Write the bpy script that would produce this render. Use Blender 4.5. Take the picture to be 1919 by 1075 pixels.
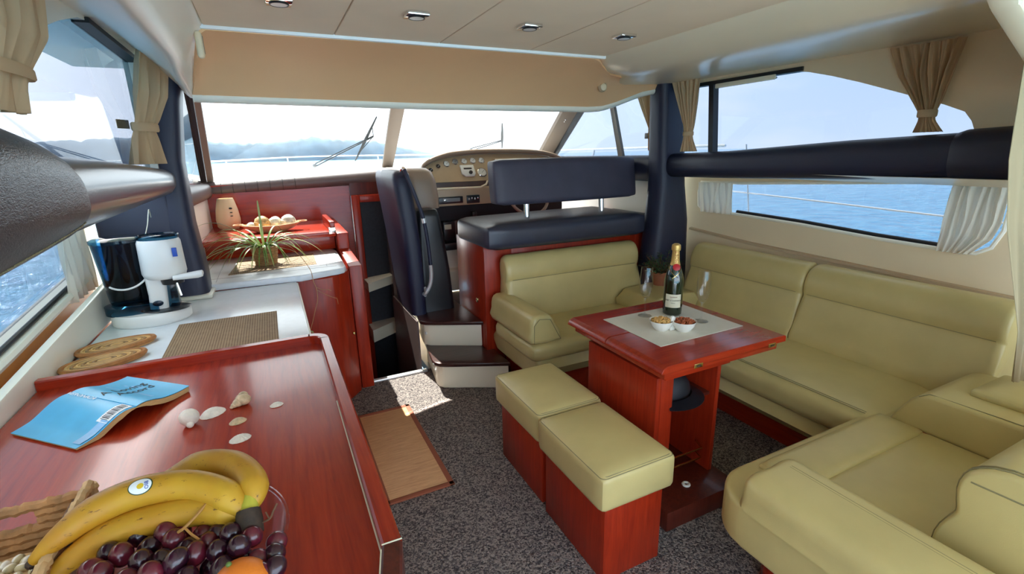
import bpy, bmesh, math, random
from mathutils import Vector, Matrix
from mathutils.geometry import tessellate_polygon
random.seed(7)
for o in list(bpy.data.objects): bpy.data.objects.remove(o, do_unlink=True)
SC = bpy.context.scene
COL = SC.collection
PI = math.pi
sin, cos, rad = math.sin, math.cos, math.radians

# ------------------------------------------------------------ camera
cd = bpy.data.cameras.new('camera'); cam = bpy.data.objects.new('camera', cd); COL.objects.link(cam)
cd.sensor_fit = 'HORIZONTAL'; cd.sensor_width = 36.0; cd.lens = 907.44 / 1919 * 36
cd.clip_start = 0.02; cd.clip_end = 8000
def set_camera(loc, pitch, yaw, roll):
    p, y, r = rad(pitch), rad(yaw), rad(roll)
    fw = Vector((sin(y) * cos(p), cos(y) * cos(p), -sin(p))); ri = Vector((cos(y), -sin(y), 0)); up = ri.cross(fw)
    ri, up = ri * cos(r) + up * sin(r), up * cos(r) - ri * sin(r)
    m = Matrix((ri, up, -fw)).transposed().to_4x4(); m.translation = Vector(loc)
    cam.matrix_world = m
set_camera((0, 0, 1.5), 15.389, 25.823, -1.29)
SC.camera = cam

# ------------------------------------------------------------ sky, sun, exposure
W = bpy.data.worlds.new('sky'); SC.world = W; W.use_nodes = True
nt = W.node_tree; N = nt.nodes; L = nt.links; N.clear()
out = N.new('ShaderNodeOutputWorld'); bg = N.new('ShaderNodeBackground'); L.new(bg.outputs[0], out.inputs[0])
tc = N.new('ShaderNodeTexCoord'); sep = N.new('ShaderNodeSeparateXYZ'); L.new(tc.outputs['Generated'], sep.inputs[0])
rmp = N.new('ShaderNodeValToRGB'); L.new(sep.outputs['Z'], rmp.inputs[0])
cr = rmp.color_ramp; cr.elements[0].position = 0.0; cr.elements[0].color = (0.80, 0.90, 1.0, 1)
cr.elements[1].position = 0.9; cr.elements[1].color = (0.42, 0.62, 0.95, 1)
e = cr.elements.new(0.18); e.color = (0.62, 0.79, 1.0, 1)
mp = N.new('ShaderNodeMapping'); mp.inputs['Scale'].default_value = (1.3, 1.3, 5.0); L.new(tc.outputs['Generated'], mp.inputs[0])
nz = N.new('ShaderNodeTexNoise'); nz.inputs['Scale'].default_value = 2.2; nz.inputs['Detail'].default_value = 7; L.new(mp.outputs[0], nz.inputs[0])
r2 = N.new('ShaderNodeValToRGB'); r2.color_ramp.elements[0].position = 0.50; r2.color_ramp.elements[1].position = 0.78; L.new(nz.outputs[0], r2.inputs[0])
mx = N.new('ShaderNodeMixRGB'); mx.inputs[2].default_value = (1.0, 1.0, 1.0, 1); L.new(r2.outputs[0], mx.inputs[0]); L.new(rmp.outputs[0], mx.inputs[1])
SUN_EL, SUN_AZ = 53.0, -8.0       # degrees above the horizon, degrees off the bow towards port
d_ = Vector((sin(rad(SUN_AZ)) * cos(rad(SUN_EL)), cos(rad(SUN_AZ)) * cos(rad(SUN_EL)), sin(rad(SUN_EL))))
dt = N.new('ShaderNodeVectorMath'); dt.operation = 'DOT_PRODUCT'; dt.inputs[1].default_value = d_; L.new(tc.outputs['Generated'], dt.inputs[0])
mr = N.new('ShaderNodeMapRange'); mr.interpolation_type = 'SMOOTHSTEP'; mr.inputs['From Min'].default_value = 0.25; mr.inputs['From Max'].default_value = 0.95; L.new(dt.outputs['Value'], mr.inputs['Value'])
m2 = N.new('ShaderNodeMixRGB'); m2.inputs[2].default_value = (1.5, 1.5, 1.48, 1); L.new(mr.outputs[0], m2.inputs[0]); L.new(mx.outputs[0], m2.inputs[1])
L.new(m2.outputs[0], bg.inputs[0]); bg.inputs['Strength'].default_value = 1.15

sd = bpy.data.lights.new('sun', 'SUN'); sun = bpy.data.objects.new('sun', sd); COL.objects.link(sun)
sd.energy = 7.0; sd.angle = rad(0.6); sd.color = (1.0, 0.93, 0.82)
sun.rotation_euler = d_.to_track_quat('Z', 'Y').to_euler(); sun.location = (0.3, 6, 8)
vs = SC.view_settings
SC.display_settings.display_device = 'sRGB'
vs.view_transform = 'Standard'; vs.look = 'None'; vs.gamma = 1.0; vs.use_curve_mapping = False
vs.exposure = 2.2
try:
    SC.cycles.max_bounces = 12; SC.cycles.diffuse_bounces = 6; SC.cycles.glossy_bounces = 4
    SC.cycles.transparent_max_bounces = 24; SC.cycles.transmission_bounces = 10
    SC.cycles.caustics_reflective = False; SC.cycles.caustics_refractive = False
    SC.cycles.sample_clamp_indirect = 6.0
except Exception: pass

# ------------------------------------------------------------ materials
MATS = {}
def nmat(name):
    m = bpy.data.materials.new(name); m.use_nodes = True; MATS[name] = m
    return m, m.node_tree.nodes, m.node_tree.links, m.node_tree.nodes['Principled BSDF']
def coords(N, L, scale=(1, 1, 1), rot=(0, 0, 0)):
    t = N.new('ShaderNodeTexCoord'); p = N.new('ShaderNodeMapping'); p.inputs['Scale'].default_value = scale
    p.inputs['Rotation'].default_value = rot; L.new(t.outputs['Object'], p.inputs[0]); return p.outputs[0]
def noise(N, L, vec, scale, detail=4, rough=0.55, dist=0.0):
    n = N.new('ShaderNodeTexNoise'); n.inputs['Scale'].default_value = scale; n.inputs['Detail'].default_value = detail
    n.inputs['Roughness'].default_value = rough; n.inputs['Distortion'].default_value = dist
    L.new(vec, n.inputs['Vector']); return n.outputs['Fac']
def ramp(N, L, fac, stops):
    r = N.new('ShaderNodeValToRGB'); el = r.color_ramp.elements
    el[0].position, el[0].color = stops[0][0], (*stops[0][1], 1); el[1].position, el[1].color = stops[-1][0], (*stops[-1][1], 1)
    for p, c in stops[1:-1]: k = el.new(p); k.color = (*c, 1)
    L.new(fac, r.inputs[0]); return r.outputs[0]
def bump(N, L, b, h, strength, dist):
    k = N.new('ShaderNodeBump'); k.inputs['Strength'].default_value = strength; k.inputs['Distance'].default_value = dist
    L.new(h, k.inputs['Height']); L.new(k.outputs[0], b.inputs['Normal'])
def pm(name, col, rough=0.5, metal=0.0, var=None, bmp=None, coat=0.0, spec=0.5, stretch=(1, 1, 1), sheen=0.0):
    m, N, L, b = nmat(name)
    b.inputs['Base Color'].default_value = (*col, 1); b.inputs['Roughness'].default_value = rough
    b.inputs['Metallic'].default_value = metal; b.inputs['Specular IOR Level'].default_value = spec
    b.inputs['Coat Weight'].default_value = coat; b.inputs['Coat Roughness'].default_value = 0.12
    b.inputs['Sheen Weight'].default_value = sheen
    v = None
    if var or bmp: v = coords(N, L, stretch)
    if var:
        a = var[1]
        c0 = tuple(max(0, c * (1 - a)) for c in col); c1 = tuple(min(1, c * (1 + a)) for c in col)
        L.new(ramp(N, L, noise(N, L, v, var[0], 5), [(0.3, c0), (0.7, c1)]), b.inputs['Base Color'])
    if bmp: bump(N, L, b, noise(N, L, v, bmp[0], 3), bmp[1], bmp[2])
    return m
def wood(name, c0, c1, axis, rough=0.32, coat=0.12, grain=1.0):
    m, N, L, b = nmat(name)
    s = [26 * grain] * 3; s['xyz'.index(axis)] = 1.6 * grain
    v = coords(N, L, tuple(s))
    f = noise(N, L, v, 2.2, 6, 0.62, 0.6)
    v2 = coords(N, L, tuple(k * 5 for k in s)); f2 = noise(N, L, v2, 2.0, 3)
    ad = N.new('ShaderNodeMath'); ad.operation = 'MULTIPLY_ADD'; ad.inputs[1].default_value = 0.35; L.new(f2, ad.inputs[0]); L.new(f, ad.inputs[2])
    mid = tuple((a + c) / 2 for a, c in zip(c0, c1))
    L.new(ramp(N, L, ad.outputs[0], [(0.42, c0), (0.66, mid), (0.92, c1)]), b.inputs['Base Color'])
    b.inputs['Roughness'].default_value = rough; b.inputs['Coat Weight'].default_value = coat; b.inputs['Coat Roughness'].default_value = 0.1; b.inputs['Specular IOR Level'].default_value = 0.25
    bump(N, L, b, f2, 0.05, 0.001)
    return m
CH0, CH1 = (0.22, 0.014, 0.005), (0.41, 0.032, 0.008)
for a in 'xyz': wood('cherry_' + a, CH0, CH1, a, *((0.32, 0.12) if a == 'z' else (0.24, 0.3)))
for a in 'xy': wood('wenge_' + a, (0.022, 0.007, 0.006), (0.07, 0.022, 0.017), a, 0.3, 0.4)
wood('mahogany_dark', (0.05, 0.008, 0.005), (0.12, 0.02, 0.01), 'z', 0.35, 0.2)
pm('gelcoat', (0.88, 0.79, 0.60), 0.28, var=(1.5, 0.03), coat=0.2)
pm('gelcoat_light', (0.90, 0.85, 0.73), 0.3, var=(2, 0.02))
pm('ceiling_vinyl', (0.95, 0.80, 0.60), 0.6, var=(3, 0.04), bmp=(300, 0.15, 0.001))
pm('fascia_vinyl', (0.98, 0.58, 0.30), 0.5, var=(1.2, 0.05))
pm('side_lining', (0.82, 0.66, 0.44), 0.55, var=(2, 0.04), bmp=(240, 0.1, 0.001))
pm('cream_leather', (0.55, 0.445, 0.19), 0.34, var=(5, 0.07), bmp=(320, 0.16, 0.0015), spec=0.45)
pm('seam_thread', (0.25, 0.21, 0.10), 0.6)
def leather_grain(name, col, rough, sc, st, dist):
    m, N, L, b = nmat(name)
    b.inputs['Base Color'].default_value = (*col, 1); b.inputs['Roughness'].default_value = rough
    v = coords(N, L, (1.0, 0.45, 1.3))
    w = N.new('ShaderNodeTexVoronoi'); w.feature = 'SMOOTH_F1'; w.inputs['Scale'].default_value = sc
    n = N.new('ShaderNodeTexNoise'); n.inputs['Scale'].default_value = sc * 0.5; n.inputs['Detail'].default_value = 4
    L.new(v, n.inputs['Vector'])
    mxv = N.new('ShaderNodeMixRGB'); mxv.inputs[0].default_value = 0.04; L.new(v, mxv.inputs[1]); L.new(n.outputs['Color'], mxv.inputs[2])
    L.new(mxv.outputs[0], w.inputs['Vector'])
    ad = N.new('ShaderNodeMath'); ad.operation = 'ADD'; L.new(w.outputs['Distance'], ad.inputs[0]); L.new(n.outputs['Fac'], ad.inputs[1])
    bump(N, L, b, ad.outputs[0], st, dist); return m
leather_grain('black_leather', (0.014, 0.010, 0.013), 0.36, 190, 0.35, 0.0022)
leather_grain('navy_leather', (0.016, 0.019, 0.045), 0.40, 300, 0.25, 0.002)
pm('rail_leather_lit', (0.085, 0.075, 0.085), 0.30, spec=0.9, bmp=(260, 0.12, 0.0015), coat=.3)  # black leather lightened, the sky's sheen put into its colour
pm('strip_white', (0.95, 0.95, 0.94), 0.3)
pm('helm_grey', (0.062, 0.056, 0.085), 0.5, var=(8, 0.1), bmp=(350, 0.2, 0.0015))
pm('helm_blue', (0.034, 0.036, 0.058), 0.36, var=(8, 0.1), bmp=(350, 0.2, 0.0015))
pm('dash_vinyl', (0.46, 0.33, 0.20), 0.42, var=(6, 0.05), bmp=(300, 0.15, 0.001))
pm('dash_edge', (0.30, 0.21, 0.15), 0.4, bmp=(300, 0.15, 0.001))
pm('sill_vinyl', (0.60, 0.58, 0.56), 0.35)
pm('brown_leather', (0.11, 0.075, 0.07), 0.42, bmp=(260, 0.2, 0.0015))
pm('white_counter', (0.78, 0.82, 0.86), 0.2, var=(30, 0.03))  # white worktop, the sky's blue cast put into the base colour
pm('counter_edge', (0.62, 0.60, 0.50), 0.35)
pm('steel', (0.72, 0.70, 0.66), 0.18, 1.0)
pm('chrome', (0.85, 0.84, 0.82), 0.08, 1.0)
pm('brass', (0.75, 0.55, 0.22), 0.25, 1.0)
pm('black_plastic', (0.012, 0.012, 0.014), 0.35)
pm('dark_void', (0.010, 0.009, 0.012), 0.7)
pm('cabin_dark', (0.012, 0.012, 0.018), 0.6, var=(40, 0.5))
pm('grey_plastic', (0.22, 0.22, 0.22), 0.4)
pm('white_plastic', (0.78, 0.77, 0.73), 0.28)
pm('lcd', (0.55, 0.55, 0.42), 0.3)
pm('black_rubber', (0.01, 0.01, 0.012), 0.5)
pm('post_brown', (0.20, 0.155, 0.12), 0.45)
pm('stainless_line', (0.8, 0.8, 0.8), 0.3, 0.6)
def carpet():
    m, N, L, b = nmat('carpet')
    v = coords(N, L)
    w = N.new('ShaderNodeTexVoronoi'); w.inputs['Scale'].default_value = 150; L.new(v, w.inputs['Vector'])
    n1 = noise(N, L, v, 230, 3); n2 = noise(N, L, v, 3, 3)
    sp = N.new('ShaderNodeSeparateColor'); L.new(w.outputs['Color'], sp.inputs[0])
    ad = N.new('ShaderNodeMath'); ad.operation = 'MULTIPLY_ADD'; ad.inputs[1].default_value = 0.55; L.new(sp.outputs[0], ad.inputs[0]); L.new(n1, ad.inputs[2])
    c = ramp(N, L, ad.outputs[0], [(0.42, (0.035, 0.030, 0.033)), (0.70, (0.135, 0.115, 0.115)), (0.98, (0.34, 0.29, 0.26))])
    L.new(c, b.inputs['Base Color']); b.inputs['Roughness'].default_value = 0.95; b.inputs['Specular IOR Level'].default_value = 0.1
    sb = N.new('ShaderNodeMath'); sb.operation = 'SUBTRACT'; sb.inputs[0].default_value = 1.0; L.new(w.outputs['Distance'], sb.inputs[1])
    bump(N, L, b, sb.outputs[0], 0.8, 0.004)
carpet()
def weave(name, c0, c1, sx, sy, axis='xy', bst=0.5):
    m, N, L, b = nmat(name)
    v = coords(N, L)
    def wv(s, d):
        w = N.new('ShaderNodeTexWave'); w.bands_direction = d; w.inputs['Scale'].default_value = s; w.inputs['Distortion'].default_value = 0.4
        w.inputs['Detail'].default_value = 1; L.new(v, w.inputs['Vector']); return w.outputs['Fac']
    a = wv(sx, 'X'); c = wv(sy, 'Y')
    mu = N.new('ShaderNodeMath'); mu.operation = 'MULTIPLY'; L.new(a, mu.inputs[0]); L.new(c, mu.inputs[1])
    n = noise(N, L, v, 30, 3); ad = N.new('ShaderNodeMath'); ad.operation = 'MULTIPLY_ADD'; ad.inputs[1].default_value = 0.4; L.new(n, ad.inputs[0]); L.new(mu.outputs[0], ad.inputs[2])
    L.new(ramp(N, L, ad.outputs[0], [(0.15, c0), (0.75, c1)]), b.inputs['Base Color']); b.inputs['Roughness'].default_value = 0.8
    bump(N, L, b, mu.outputs[0], bst, 0.002)
weave('rib_mat', (0.16, 0.09, 0.045), (0.42, 0.29, 0.16), 34, 50, bst=.3)
weave('rib_mat_fwd', (0.13, 0.07, 0.035), (0.40, 0.28, 0.16), 34, 8)
weave('linen', (0.60, 0.57, 0.48), (0.74, 0.71, 0.62), 90, 90, bst=0.15)
wood('bamboo', (0.52, 0.26, 0.12), (0.80, 0.47, 0.24), 'x', 0.55, 0.0, 3.0)
pm('mat_border', (0.30, 0.08, 0.035), 0.7, bmp=(300, 0.3, 0.001))
pm('seagrass', (0.40, 0.20, 0.075), 0.75, var=(40, 0.35), bmp=(120, 0.3, 0.002))
pm('seagrass_pale', (0.60, 0.40, 0.20), 0.75, var=(40, 0.25))
pm('wicker', (0.36, 0.19, 0.07), 0.6, var=(50, 0.3))
pm('rattan_light', (0.66, 0.38, 0.14), 0.7, var=(30, 0.15))
pm('rattan_edge', (0.42, 0.17, 0.05), 0.65, var=(40, 0.25))
def cloth(name, col, trans=0.35, str_=0.08):
    m, N, L, b = nmat(name)
    b.inputs['Base Color'].default_value = (*col, 1); b.inputs['Roughness'].default_value = 0.85; b.inputs['Specular IOR Level'].default_value = 0.1
    v = coords(N, L); bump(N, L, b, noise(N, L, v, 200, 2), str_, 0.001)
    t = N.new('ShaderNodeBsdfTranslucent'); t.inputs[0].default_value = (*col, 1)
    mx = N.new('ShaderNodeMixShader'); mx.inputs[0].default_value = trans; o = N['Material Output']
    L.new(b.outputs[0], mx.inputs[1]); L.new(t.outputs[0], mx.inputs[2]); L.new(mx.outputs[0], o.inputs[0])
cloth('curtain_tan', (0.78, 0.58, 0.36), 0.4)
cloth('curtain_white', (0.92, 0.87, 0.78), 0.55)
cloth('curtain_aft', (0.46, 0.37, 0.23), 0.1)
def glass(name, tint, refl=0.08, rough=0.0, ior=1.45, fres=True):
    m, N, L, b = nmat(name); N.remove(b); o = N['Material Output']
    t = N.new('ShaderNodeBsdfTransparent'); t.inputs[0].default_value = (*tint, 1)
    g = N.new('ShaderNodeBsdfGlossy'); g.inputs['Roughness'].default_value = rough
    mx = N.new('ShaderNodeMixShader')
    if fres:
        r0 = ((ior - 1) / (ior + 1)) ** 2
        lw = N.new('ShaderNodeLayerWeight'); pw = N.new('ShaderNodeMath'); pw.operation = 'POWER'; pw.inputs[1].default_value = 5; L.new(lw.outputs['Facing'], pw.inputs[0])
        ma = N.new('ShaderNodeMath'); ma.operation = 'MULTIPLY_ADD'; ma.inputs[1].default_value = 1 - r0; ma.inputs[2].default_value = r0; L.new(pw.outputs[0], ma.inputs[0]); L.new(ma.outputs[0], mx.inputs[0])
    else: mx.inputs[0].default_value = refl
    L.new(t.outputs[0], mx.inputs[1]); L.new(g.outputs[0], mx.inputs[2]); L.new(mx.outputs[0], o.inputs[0])
# every pane has two faces, so the tint acts twice
glass('window_tint', (0.385, 0.41, 0.45), ior=1.35)
glass('windscreen_tint', (0.66, 0.69, 0.70), ior=1.3)
glass('clear_glass', (0.995, 0.995, 0.995), ior=1.5)
glass('clear_plastic', (0.93, 0.92, 0.95), ior=1.4, rough=0.05)
glass('tank_blue', (0.17, 0.36, 0.48), ior=1.45, rough=0.06)
pm('bottle_green', (0.004, 0.016, 0.006), 0.06, coat=0.6, spec=0.7)
pm('gold_foil', (0.62, 0.40, 0.12), 0.38, 0.55, bmp=(150, 0.3, 0.001))
pm('label_cream', (0.66, 0.60, 0.44), 0.6)
pm('seal_red', (0.48, 0.012, 0.02), 0.4)
pm('print_dark', (0.03, 0.02, 0.015), 0.6)
pm('print_maroon', (0.25, 0.03, 0.01), 0.6)
pm('print_white', (0.85, 0.88, 0.9), 0.6)
pm('print_grey', (0.25, 0.27, 0.32), 0.6)
pm('print_blue', (0.02, 0.08, 0.42), 0.5)
pm('print_yellow', (0.75, 0.5, 0.03), 0.5)
pm('print_green', (0.03, 0.07, 0.03), 0.5)
pm('book_cover', (0.045, 0.40, 0.68), 0.35, var=(9, 0.12))
pm('book_cloud', (0.22, 0.45, 0.72), 0.35, var=(14, 0.25))
pm('paper', (0.62, 0.40, 0.17), 0.9, var=(60, 0.2), stretch=(1, 1, 30))
pm('shell_white', (0.80, 0.74, 0.64), 0.45, var=(60, 0.15))
pm('shell_tan', (0.62, 0.46, 0.28), 0.45, var=(70, 0.3))
pm('nut', (0.56, 0.47, 0.28), 0.6, var=(60, 0.2))
def banana():
    m, N, L, b = nmat('banana_skin')
    v = coords(N, L, (1, 1, 1)); a = noise(N, L, v, 9, 3); c = ramp(N, L, a, [(0.3, (0.46, 0.20, 0.012)), (0.7, (0.60, 0.35, 0.028))])
    v2 = coords(N, L, (1, 3, 3)); s = noise(N, L, v2, 42, 5, 0.7)
    r = ramp(N, L, s, [(0.62, (0, 0, 0)), (0.68, (1, 1, 1))])
    mx = N.new('ShaderNodeMixRGB'); L.new(r, mx.inputs[0]); L.new(c, mx.inputs[1]); mx.inputs[2].default_value = (0.16, 0.06, 0.012, 1)
    L.new(mx.outputs[0], b.inputs['Base Color']); b.inputs['Roughness'].default_value = 0.45
banana()
pm('banana_tip', (0.035, 0.02, 0.012), 0.7, var=(80, 0.5))
pm('banana_neck', (0.50, 0.46, 0.05), 0.5)
pm('grape_dark', (0.030, 0.005, 0.014), 0.22, var=(30, 0.5), coat=0.3)
pm('grape_red', (0.11, 0.010, 0.022), 0.22, var=(30, 0.4), coat=0.3)
pm('grape_stem', (0.42, 0.20, 0.05), 0.7)
pm('twig_brown', (0.12, 0.05, 0.02), 0.7)
pm('orange_skin', (0.80, 0.21, 0.02), 0.42, bmp=(160, 0.35, 0.002), var=(6, 0.12))
pm('leaf_green', (0.14, 0.24, 0.045), 0.45, var=(20, 0.35))
pm('leaf_pale', (0.42, 0.46, 0.17), 0.5, var=(20, 0.25))
pm('shrub_green', (0.035, 0.085, 0.028), 0.6, var=(40, 0.5))
pm('terracotta', (0.30, 0.10, 0.045), 0.8)
pm('soil', (0.03, 0.02, 0.012), 0.9)
pm('dry_stalk', (0.50, 0.28, 0.12), 0.8)
pm('balls_white', (0.78, 0.70, 0.56), 0.6, var=(38, 0.45))
pm('balls_gold', (0.62, 0.40, 0.15), 0.6, var=(50, 0.55), bmp=(60, 0.6, 0.004))
pm('bowl_rattan', (0.70, 0.42, 0.20), 0.5, bmp=(90, 0.3, 0.002))
pm('ceramic', (0.72, 0.58, 0.36), 0.4)
pm('porcelain', (0.82, 0.79, 0.72), 0.2, coat=0.4)
pm('snack_pale', (0.62, 0.36, 0.11), 0.6, var=(90, 0.3))
pm('snack_red', (0.36, 0.085, 0.025), 0.6, var=(90, 0.4))
pm('cap_navy', (0.003, 0.004, 0.009), 0.6, bmp=(200, 0.2, 0.001))
pm('lamp_lens', (0.85, 0.85, 0.82), 0.25)
pm('hill_haze', (0.075, 0.115, 0.15), 0.95, var=(0.05, 0.35))  # wooded slopes with bluish distance haze mixed into the colour
pm('hull_white', (0.75, 0.76, 0.77), 0.3)
pm('sunlit_wood', (0.80, 0.38, 0.10), 0.35, var=(6, .1))  # orange of sunlit wood, the sun's warmth put into the colour
def sea():
    m, N, L, b = nmat('sea_water')
    b.inputs['Base Color'].default_value = (0.035, 0.20, 0.33, 1); b.inputs['Roughness'].default_value = 0.12
    v = coords(N, L, (1, 1, 1)); n1 = noise(N, L, v, 1.6, 5, 0.6); n2 = noise(N, L, coords(N, L, (0.6, 1, 1)), 0.12, 3)
    ad = N.new('ShaderNodeMath'); ad.operation = 'ADD'; L.new(n1, ad.inputs[0]); L.new(n2, ad.inputs[1])
    bump(N, L, b, ad.outputs[0], 0.9, 0.35)
    L.new(ramp(N, L, n1, [(0.3, (0.02, 0.15, 0.27)), (0.75, (0.09, 0.30, 0.42))]), b.inputs['Base Color'])
sea()

# ------------------------------------------------------------ mesh builders
def box(x0, x1, y0, y1, z0, z1, bev=0.0, seg=2):
    bm = bmesh.new(); bmesh.ops.create_cube(bm, size=1)
    for v in bm.verts: v.co = Vector((x0 + (v.co.x + .5) * (x1 - x0), y0 + (v.co.y + .5) * (y1 - y0), z0 + (v.co.z + .5) * (z1 - z0)))
    if bev: bmesh.ops.bevel(bm, geom=bm.edges[:], offset=bev, segments=seg, profile=0.5, affect='EDGES', clamp_overlap=True)
    return bm
def ax3(axis, a, b, t):
    return Vector((t, a, b)) if axis == 'x' else Vector((a, t, b)) if axis == 'y' else Vector((a, b, t))
def prism(pts, axis, a, b, bev=0.0, seg=2):
    bm = bmesh.new()
    A = [bm.verts.new(ax3(axis, p[0], p[1], a)) for p in pts]; B = [bm.verts.new(ax3(axis, p[0], p[1], b)) for p in pts]
    n = len(pts); bm.faces.new(A); bm.faces.new(B)
    for i in range(n): bm.faces.new((A[i], A[(i + 1) % n], B[(i + 1) % n], B[i]))
    bmesh.ops.recalc_face_normals(bm, faces=bm.faces[:])
    if bev: bmesh.ops.bevel(bm, geom=bm.edges[:], offset=bev, segments=seg, profile=0.5, affect='EDGES', clamp_overlap=True)
    return bm
def holed(outer, holes, fn, thick):
    """polygon with holes, fn(a,b)->(point, outward normal); given a thickness"""
    polys = [outer] + holes; flat = [p for q in polys for p in q]
    tris = tessellate_polygon([[Vector((p[0], p[1], 0)) for p in q] for q in polys])
    bm = bmesh.new(); A = []; B = []
    for p in flat:
        c, n = fn(*p); A.append(bm.verts.new(c)); B.append(bm.verts.new(Vector(c) + Vector(n) * thick))
    for t in tris:
        try: bm.faces.new([A[i] for i in t]); bm.faces.new([B[i] for i in reversed(t)])
        except ValueError: pass
    k = 0
    for q in polys:
        m = len(q)
        for i in range(m):
            a, b = k + i, k + (i + 1) % m
            bm.faces.new((A[a], A[b], B[b], B[a]))
        k += m
    bmesh.ops.recalc_face_normals(bm, faces=bm.faces[:]); return bm
def loft(rings, caps=True, closed=True):
    bm = bmesh.new(); R = [[bm.verts.new(p) for p in r] for r in rings]; n = len(R[0])
    for a, b in zip(R, R[1:]):
        for i in range(n if closed else n - 1): bm.faces.new((a[i], a[(i + 1) % n], b[(i + 1) % n], b[i]))
    if caps and closed: bm.faces.new(R[0][::-1]); bm.faces.new(R[-1])
    bmesh.ops.recalc_face_normals(bm, faces=bm.faces[:]); return bm
def tube(pts, r, n=8, closed=False, caps=True):
    pts = [Vector(p) for p in pts]; m = len(pts); rr = r if isinstance(r, (list, tuple)) else [r] * m
    rings = []; prev = None
    for i, p in enumerate(pts):
        if closed: t = (pts[(i + 1) % m] - pts[i - 1])
        else: t = pts[min(i + 1, m - 1)] - pts[max(i - 1, 0)]
        t = t.normalized() if t.length > 1e-9 else Vector((0, 0, 1))
        if prev is None:
            u = t.cross(Vector((0, 0, 1)))
            if u.length < 0.05: u = t.cross(Vector((1, 0, 0)))
        else: u = prev - t * prev.dot(t)
        u.normalize(); prev = u; w = t.cross(u)
        rings.append([p + (u * cos(2 * PI * k / n) + w * sin(2 * PI * k / n)) * rr[i] for k in range(n)])
    if closed: rings.append(rings[0])
    return weld(loft(rings, caps and not closed)) if closed else loft(rings, caps)
def weld(bm, d=1e-6):
    bmesh.ops.remove_doubles(bm, verts=bm.verts[:], dist=d); return bm
def lathe(prof, n=24, c=(0, 0, 0), sx=1.0, sy=1.0):
    rings = [[(c[0] + max(r, 1e-5) * cos(2 * PI * k / n) * sx, c[1] + max(r, 1e-5) * sin(2 * PI * k / n) * sy, c[2] + z) for k in range(n)] for r, z in prof]
    return loft(rings)
def ell(c, r, seg=16, rings=10, M=None):
    bm = bmesh.new(); bmesh.ops.create_uvsphere(bm, u_segments=seg, v_segments=rings, radius=1)
    r = r if isinstance(r, (tuple, list)) else (r, r, r)
    for v in bm.verts:
        p = Vector((v.co.x * r[0], v.co.y * r[1], v.co.z * r[2]))
        if M is not None: p = M @ p
        v.co = p + Vector(c)
    return bm
def cushion(x0, x1, y0, y1, z0, z1, r=0.03, puff=(0.0, 0.0, 0.0), cuts=9, shear=None):
    """rounded upholstered block; puff = swelling of the x, y and z faces; shear(p)->p"""
    bm = bmesh.new(); bmesh.ops.create_cube(bm, size=2)
    bmesh.ops.subdivide_edges(bm, edges=bm.edges[:], cuts=cuts, use_grid_fill=True)
    h = Vector(((x1 - x0) / 2, (y1 - y0) / 2, (z1 - z0) / 2)); c = Vector(((x0 + x1) / 2, (y0 + y1) / 2, (z0 + z1) / 2))
    r = min(r, h.x, h.y, h.z)
    for v in bm.verts:
        t = v.co.copy(); q = Vector([math.copysign(1 - (1 - abs(k)) ** 1.0, k) for k in t])
        q = Vector([sin(k * PI / 2) * 0.35 + k * 0.65 for k in t])
        p = Vector((q.x * h.x, q.y * h.y, q.z * h.z)); inn = Vector([max(-(h[i] - r), min(h[i] - r, p[i])) for i in range(3)])
        d = p - inn
        if d.length > 1e-9: p = inn + d.normalized() * r
        b = [(1 - q[i] ** 2) for i in range(3)]
        p.x += puff[0] * math.copysign(1, q.x) * b[1] * b[2] * (abs(q.x) ** 2)
        p.y += puff[1] * math.copysign(1, q.y) * b[0] * b[2] * (abs(q.y) ** 2)
        p.z += puff[2] * math.copysign(1, q.z) * b[0] * b[1] * (abs(q.z) ** 2)
        p = p + c
        v.co = shear(p) if shear else p
    return bm
def surf(fn, nu, nv, thick=0.0):
    bm = bmesh.new(); V = [[bm.verts.new(fn(i / nu, j / nv)) for j in range(nv + 1)] for i in range(nu + 1)]
    for i in range(nu):
        for j in range(nv): bm.faces.new((V[i][j], V[i + 1][j], V[i + 1][j + 1], V[i][j + 1]))
    if thick: bm.normal_update(); bmesh.ops.solidify(bm, geom=bm.faces[:], thickness=thick)
    return bm
def join(*bms):
    o = bmesh.new()
    for b in bms:
        me = bpy.data.meshes.new('tmp'); b.to_mesh(me); b.free(); o.from_mesh(me); bpy.data.meshes.remove(me)
    return o
def xf(bm, M):
    bm.transform(M); return bm
T = Matrix.Translation
def RZ(a): return Matrix.Rotation(rad(a), 4, 'Z')
def RX(a): return Matrix.Rotation(rad(a), 4, 'X')
def RY(a): return Matrix.Rotation(rad(a), 4, 'Y')
def about(c, M): return T(Vector(c)) @ M @ T(-Vector(c))
def interp(tab, t):
    if t <= tab[0][0]: return tab[0][1]
    for (a, va), (b, vb) in zip(tab, tab[1:]):
        if t <= b:
            k = (t - a) / (b - a)
            return tuple(p + (q - p) * k for p, q in zip(va, vb)) if isinstance(va, tuple) else va + (vb - va) * k
    return tab[-1][1]
def smooth_path(pts, n=8, closed=False):
    P = [Vector(p) for p in pts]; out = []; m = len(P)
    for i in range(m if closed else m - 1):
        g = lambda k: P[k % m] if closed else P[max(0, min(m - 1, k))]
        a, b, c, d = g(i - 1), g(i), g(i + 1), g(i + 2)
        for j in range(n):
            t = j / n
            out.append(0.5 * ((2 * b) + (c - a) * t + (2 * a - 5 * b + 4 * c - d) * t * t + (3 * b - a - 3 * c + d) * t ** 3))
    if not closed: out.append(P[-1])
    return out

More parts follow.
